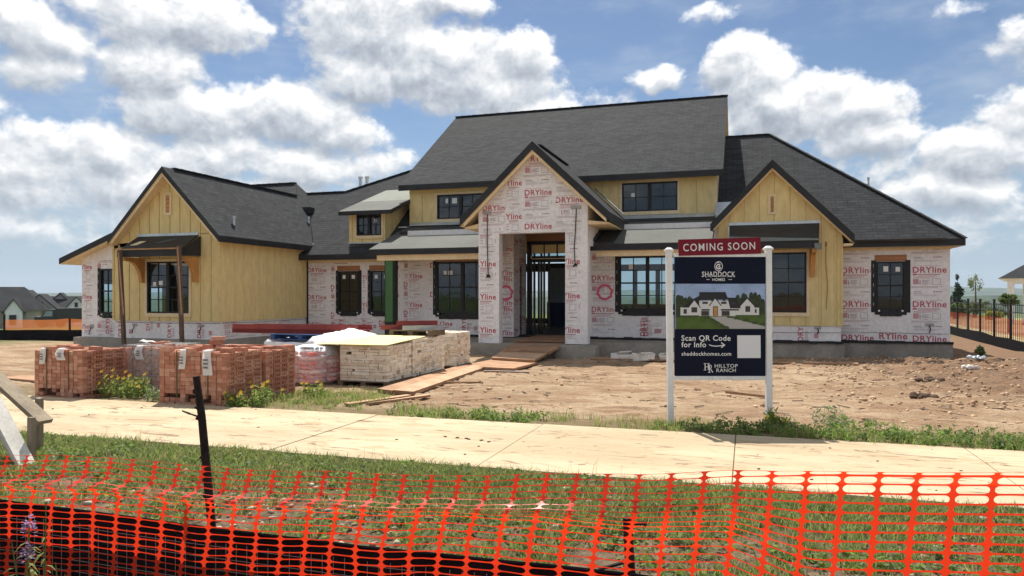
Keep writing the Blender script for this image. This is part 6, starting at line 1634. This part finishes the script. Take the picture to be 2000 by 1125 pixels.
def far_house(px0, dist, zbase, k, parts, label):
    """px0: azimuth of local x=0 in degrees; parts in local metres scaled by k"""
    az = R(px0); o = Vector((math.sin(az) * dist, math.cos(az) * dist, zbase)); rt = thing('neighbour_house', o, label, 'house', 'houses beyond the lot at left')
    L = lambda x, y, z: o + RGT * (x * k) + FWD * (y * k) + Vector((0, 0, z * k))
    for kind, a in parts:
        mb = MB(o)
        if kind == 'body':
            x0, x1, y0, y1, z1, m = a; mb.hexa([L(x, y, z) for z in (-.8, z1) for y in (y0, y1) for x in (x0, x1)], m); mb.build('wall', rt)
        elif kind == 'ridge':          # roof with its ridge along x, hipped by h at each end
            x0, x1, y0, y1, ze, zr, h0, h1 = a; ym = (y0 + y1) / 2
            A, B, C_, D_ = L(x0, y0, ze), L(x1, y0, ze), L(x1, y1, ze), L(x0, y1, ze); E_, F_ = L(x0 + h0, ym, zr), L(x1 - h1, ym, zr)
            for q in ([A, B, F_, E_], [C_, D_, E_, F_], [B, C_, F_], [D_, A, E_]): mb.poly(q, M_shingle_far)
            mb.poly([D_, C_, B, A], M_fwhite); mb.build('roof', rt)
        elif kind == 'gable':          # front gable: wall triangle and two roof slopes running back
            xc, hw, y0, y1, ze, zr, m = a; o_v = .35
            mb.poly([L(xc - hw, y0, ze - 3), L(xc + hw, y0, ze - 3), L(xc + hw, y0, ze), L(xc, y0, zr), L(xc - hw, y0, ze)], m); mb.build('gable_wall', rt); mb = MB(o); s = (zr - ze) / hw
            for sg in (-1, 1): mb.prism([L(xc, y0 - .3, zr + .12), L(xc + sg * (hw + o_v), y0 - .3, ze - s * o_v + .12), L(xc + sg * (hw + o_v), y1, ze - s * o_v + .12), L(xc, y1, zr + .12)], (0, 0, -.22 * k), M_shingle_far)
            mb.build('roof', rt)
        elif kind == 'win':
            x0, x1, y, z0, z1 = a; mb.hexa([L(x, yy, z) for z in (z0, z1) for yy in (y - .1, y + .1) for x in (x0, x1)], M_frame); mb.build('window', rt)
    return rt


# angles: 0 of each house sits left of the lot, about 120 m away
far_house(-52.9, 146, -3.9, .95, [('body', (-9, 6.0, 0, 10, 3.0, M_ftan)), ('ridge', (-10, 7.4, -.6, 12, 2.9, 7.1, 4.5, 4.6)), ('gable', (-2.0, 1.25, -1.6, 4, 2.2, 4.0, M_ftan)), ('gable', (2.4, 1.3, -1.2, 5, 3.0, 4.9, M_fwhite)), ('win', (-2.9, -1.2, -1.7, .2, 1.7)), ('win', (1.8, 2.8, -1.3, .5, 2.2)), ('win', (-6, -4.5, -.1, .6, 2.2))], 'tan house with a hipped grey roof and a small white gable at the far left')
far_house(-51.0, 149, -3.9, .92, [('body', (-1.6, 3.2, 0, 9, 3.2, M_fgrey)), ('gable', (-1.9, 3.4, 2.5, 11, 3.4, 6.7, M_fwhite)), ('gable', (1.0, 2.6, -.8, 8, 3.4, 5.9, M_fgrey)), ('win', (.3, 1.6, -.9, 3.2, 4.5)), ('win', (-1.4, .0, -.2, .0, 2.5)), ('win', (1.2, 2.4, -.9, .2, 2.4)), ('ridge', (-4, 6, 4, 12, 3.2, 5.2, 2, 2))], 'grey house with a tall grey front gable and a white gable behind')
far_house(-49.5, 152, -4.0, .92, [('body', (-4.5, 4.4, 0, 9, 2.9, M_fwhite)), ('ridge', (-5.2, 2.6, -.6, 9.6, 2.8, 5.7, 1.0, 0.2)), ('gable', (2.7, 2.4, -.5, 9.4, 2.7, 5.6, M_fwhite)), ('gable', (-.6, 1.6, 3.5, 8, 4.6, 6.3, M_fgrey)), ('win', (2.4, 2.9, -.6, 3.6, 4.5)), ('win', (-3.5, -2.2, -.1, .6, 2.2))], 'white house with a long grey roof and a white gable end, nearest the lot')
# dark truck parked before it
az = R(-49.45); o = Vector((math.sin(az) * 96, math.cos(az) * 96, gz(math.sin(az) * 96, math.cos(az) * 96))); tr = thing('parked_truck', o, 'dark box truck parked in front of the white house at left', 'truck'); L = lambda x, y, z: o + RGT * x + FWD * y + Vector((0, 0, z))
M_tk = mat('dark_truck_paint', (0.012, 0.013, 0.016), .35, spec=.6)
mb = MB(o); mb.hexa([L(x, y, z) for z in (.55, 2.15) for y in (0, 2) for x in (-.6, 3.6)], M_tk); mb.hexa([L(x, y, z) for z, f in ((.5, 1), (1.2, 1)) for y in (.05, 1.95) for x in (-2.6, -.65)], M_tk); mb.hexa([L(x, y, z) for z, x0 in ((1.2, -2.0), (2.0, -1.4)) for y in (.1, 1.9) for x in (x0, -.65)], M_tk); mb.build('body', tr)
mb = MB(o); mb.hexa([L(x, y, z) for z, x0 in ((1.25, -1.85), (1.85, -1.45)) for y in (.06, .09) for x in (x0, -.9)], mat('truck_window', (.25, .3, .34), .2)); mb.build('side_window', tr)
for x in (-1.9, -.1, 2.6):
    mb = MB(o); c = L(x, -.02, .45); mb.tube([c, c + FWD * .3], .45, M_black_rubber, 14); mb.build('wheel', tr)

# white neighbour at right
o = Vector((16.2, 55.6, -.6)); rt = thing('neighbour_house', o, 'white house with a grey roof and open porch at the far right edge', 'house')
r2 = Vector((math.cos(R(-18)), math.sin(R(-18)), 0)); f2 = Vector((-r2.y, r2.x, 0)); L = lambda x, y, z: o + r2 * x + f2 * y + Vector((0, 0, z))
mb = MB(o); mb.hexa([L(x, y, z) for z in (0, 3.1) for y in (2.2, 12) for x in (.9, 14)], M_fwhite); mb.build('wall', rt)
mb = MB(o); mb.hexa([L(x, y, z) for z in (2.75, 3.1) for y in (0, .3) for x in (.1, 14)], M_fwhite); mb.hexa([L(x, y, z) for z in (2.75, 3.1) for y in (.3, 2.2) for x in (.1, .4)], M_fwhite); mb.build('porch_beam', rt)
for x in (.1, 4.2, 8.4):
    mb = MB(o); mb.hexa([L(x + d, y, z) for z in (-.3, 2.75) for y in (0, .35) for d in (0, .38)], M_fwhite); mb.build('column', rt)
mb = MB(o)
A, B, C_, D_, E_, F_ = L(-.4, -.5, 3.1), L(15, -.5, 3.1), L(15, 12.5, 3.1), L(-.4, 12.5, 3.1), L(5.2, 6, 6.9), L(9.5, 6, 6.9)
for q in ([A, B, F_, E_], [C_, D_, E_, F_], [B, C_, F_], [D_, A, E_]): mb.poly(q, M_shingle_far)
mb.poly([D_, C_, B, A], M_fwhite); mb.build('roof', rt)
mb = MB(o); mb.hexa([L(x, y, z) for z in (.3, 2.2) for y in (2.1, 2.25) for x in (2.2, 3.6)], M_frame); mb.build('window', rt)


def leafy(name, pos, r, n, size, mats, label, cat, trunk=None, top=None, flat=.9):
    """crown of leaf faces in several clumps with a trunk"""
    loc = pos; rt = thing(name, loc, label, cat); V, Fq, k = [], [], 0; rr = random.Random(int(pos[0] * 9))
    for c in range(max(4, n // 45)):
        if top: t = 1 - math.sqrt(rr.random()); cen = np.array([rr.uniform(-1, 1) * r[0] * (1 - t) * .7, rr.uniform(-1, 1) * r[1] * (1 - t) * .7, r[2] * 2 * t]); rad = np.array(r) * (.38 * (1 - t) + .10); rad[2] = r[2] * .16
        else:
            d = rng.normal(size=3); d /= np.linalg.norm(d); cen = d * np.array(r) * rr.uniform(.25, .75) + np.array([0, 0, r[2]]); rad = np.array(r) * rr.uniform(.22, .42)
        v, f = leaves_np(cen + np.array([0, 0, trunk or 0]), rad, 45, size, flat, .5); V.append(v); Fq.append(f + k); k += len(v)
    np_mesh('crown', np.concatenate(V), np.concatenate(Fq), mats, rng.integers(0, len(mats), sum(len(f) for f in Fq)), rt)
    mb = MB((0, 0, 0)); mb.tube([(0, 0, -.4), (.02, 0, (trunk or .3) * .6), (0, .02, (trunk or .3) + r[2] * 1.3)], [.06 * r[2] + .03, .05 * r[2] + .02, .02], mat('bark', (.12, .085, .06), .9, .3, 8), 7); mb.build('trunk', rt)


Tz = lambda x, y: gz(x, y)
Md = mat('conifer_needles', (0.02, 0.045, 0.025), .8); Mp = mat('pale_new_leaf', (0.22, 0.25, 0.12), .8, transl=.3); My = mat('yellow_shrub_leaf', (0.50, 0.46, 0.04), .7, transl=.3); Mg = mat('olive_leaf', (0.085, 0.12, 0.035), .8, transl=.2)
leafy('conifer', (19.1, 79, Tz(19, 79)), (1.25, 1.25, 1.9), 1700, .13, [Md], 'dark pointed conifer beyond the iron fence, close to the house corner', 'tree', .2, True)
leafy('young_tree', (22.4, 86, Tz(22, 86)), (.95, .95, 1.7), 420, .10, [Mp], 'thin pale young tree standing against the far hills', 'tree', 2.0)
leafy('yellow_shrub', (16.4, 58.5, -.5), (.85, .6, .42), 900, .10, [My, Mp], 'bright yellow shrub beyond the iron fence', 'shrub', .1)
leafy('shrub', (15.7, 66, -.6), (1.3, .8, .75), 900, .12, [Mg, G1], 'olive green shrub below the conifer', 'shrub', .1)
leafy('shrub', (19.6, 76, -.7), (1.7, .9, .9), 900, .13, [Mg, Mp], 'grey green shrub under the pale young tree', 'shrub', .1)
leafy('shrub', (22.6, 80, -.8), (1.3, .8, .55), 700, .12, [Mg, G3], 'dull shrub left of the white house porch', 'shrub', .1)
leafy('small_tree', (12.35, 42.0, -.5), (.55, .5, .32), 700, .11, [G3, Mg], 'small dark green tree in front of the white porch', 'tree', 1.35)
leafy('weed_bush', (6.55, 24.6, gz(6.55, 24.6)), (.18, .18, .2), 330, .05, [G6, G1], 'grey green weed at the foot of the house corner at right', 'bush', .02)

# ------------------------------------------------------------------ the air
mb = MB((0, 0, 0)); M_air = bpy.data.materials.new('air'); M_air.use_nodes = True
nt_ = M_air.node_tree; nt_.nodes.remove(nt_.nodes['Principled BSDF']); pv_ = nt_.nodes.new('ShaderNodeVolumePrincipled')
pv_.inputs['Color'].default_value = (0.80, 0.88, 1.0, 1); pv_.inputs['Density'].default_value = 0.00014; pv_.inputs['Anisotropy'].default_value = 0.2
nt_.links.new(pv_.outputs[0], nt_.nodes['Material Output'].inputs['Volume'])
mb.box(xs.min() - 60, xs.max() + 60, ys.min() - 60, ys.max() + 60, -40, 62, M_air); tag(mb.build('haze'), kind='stuff')
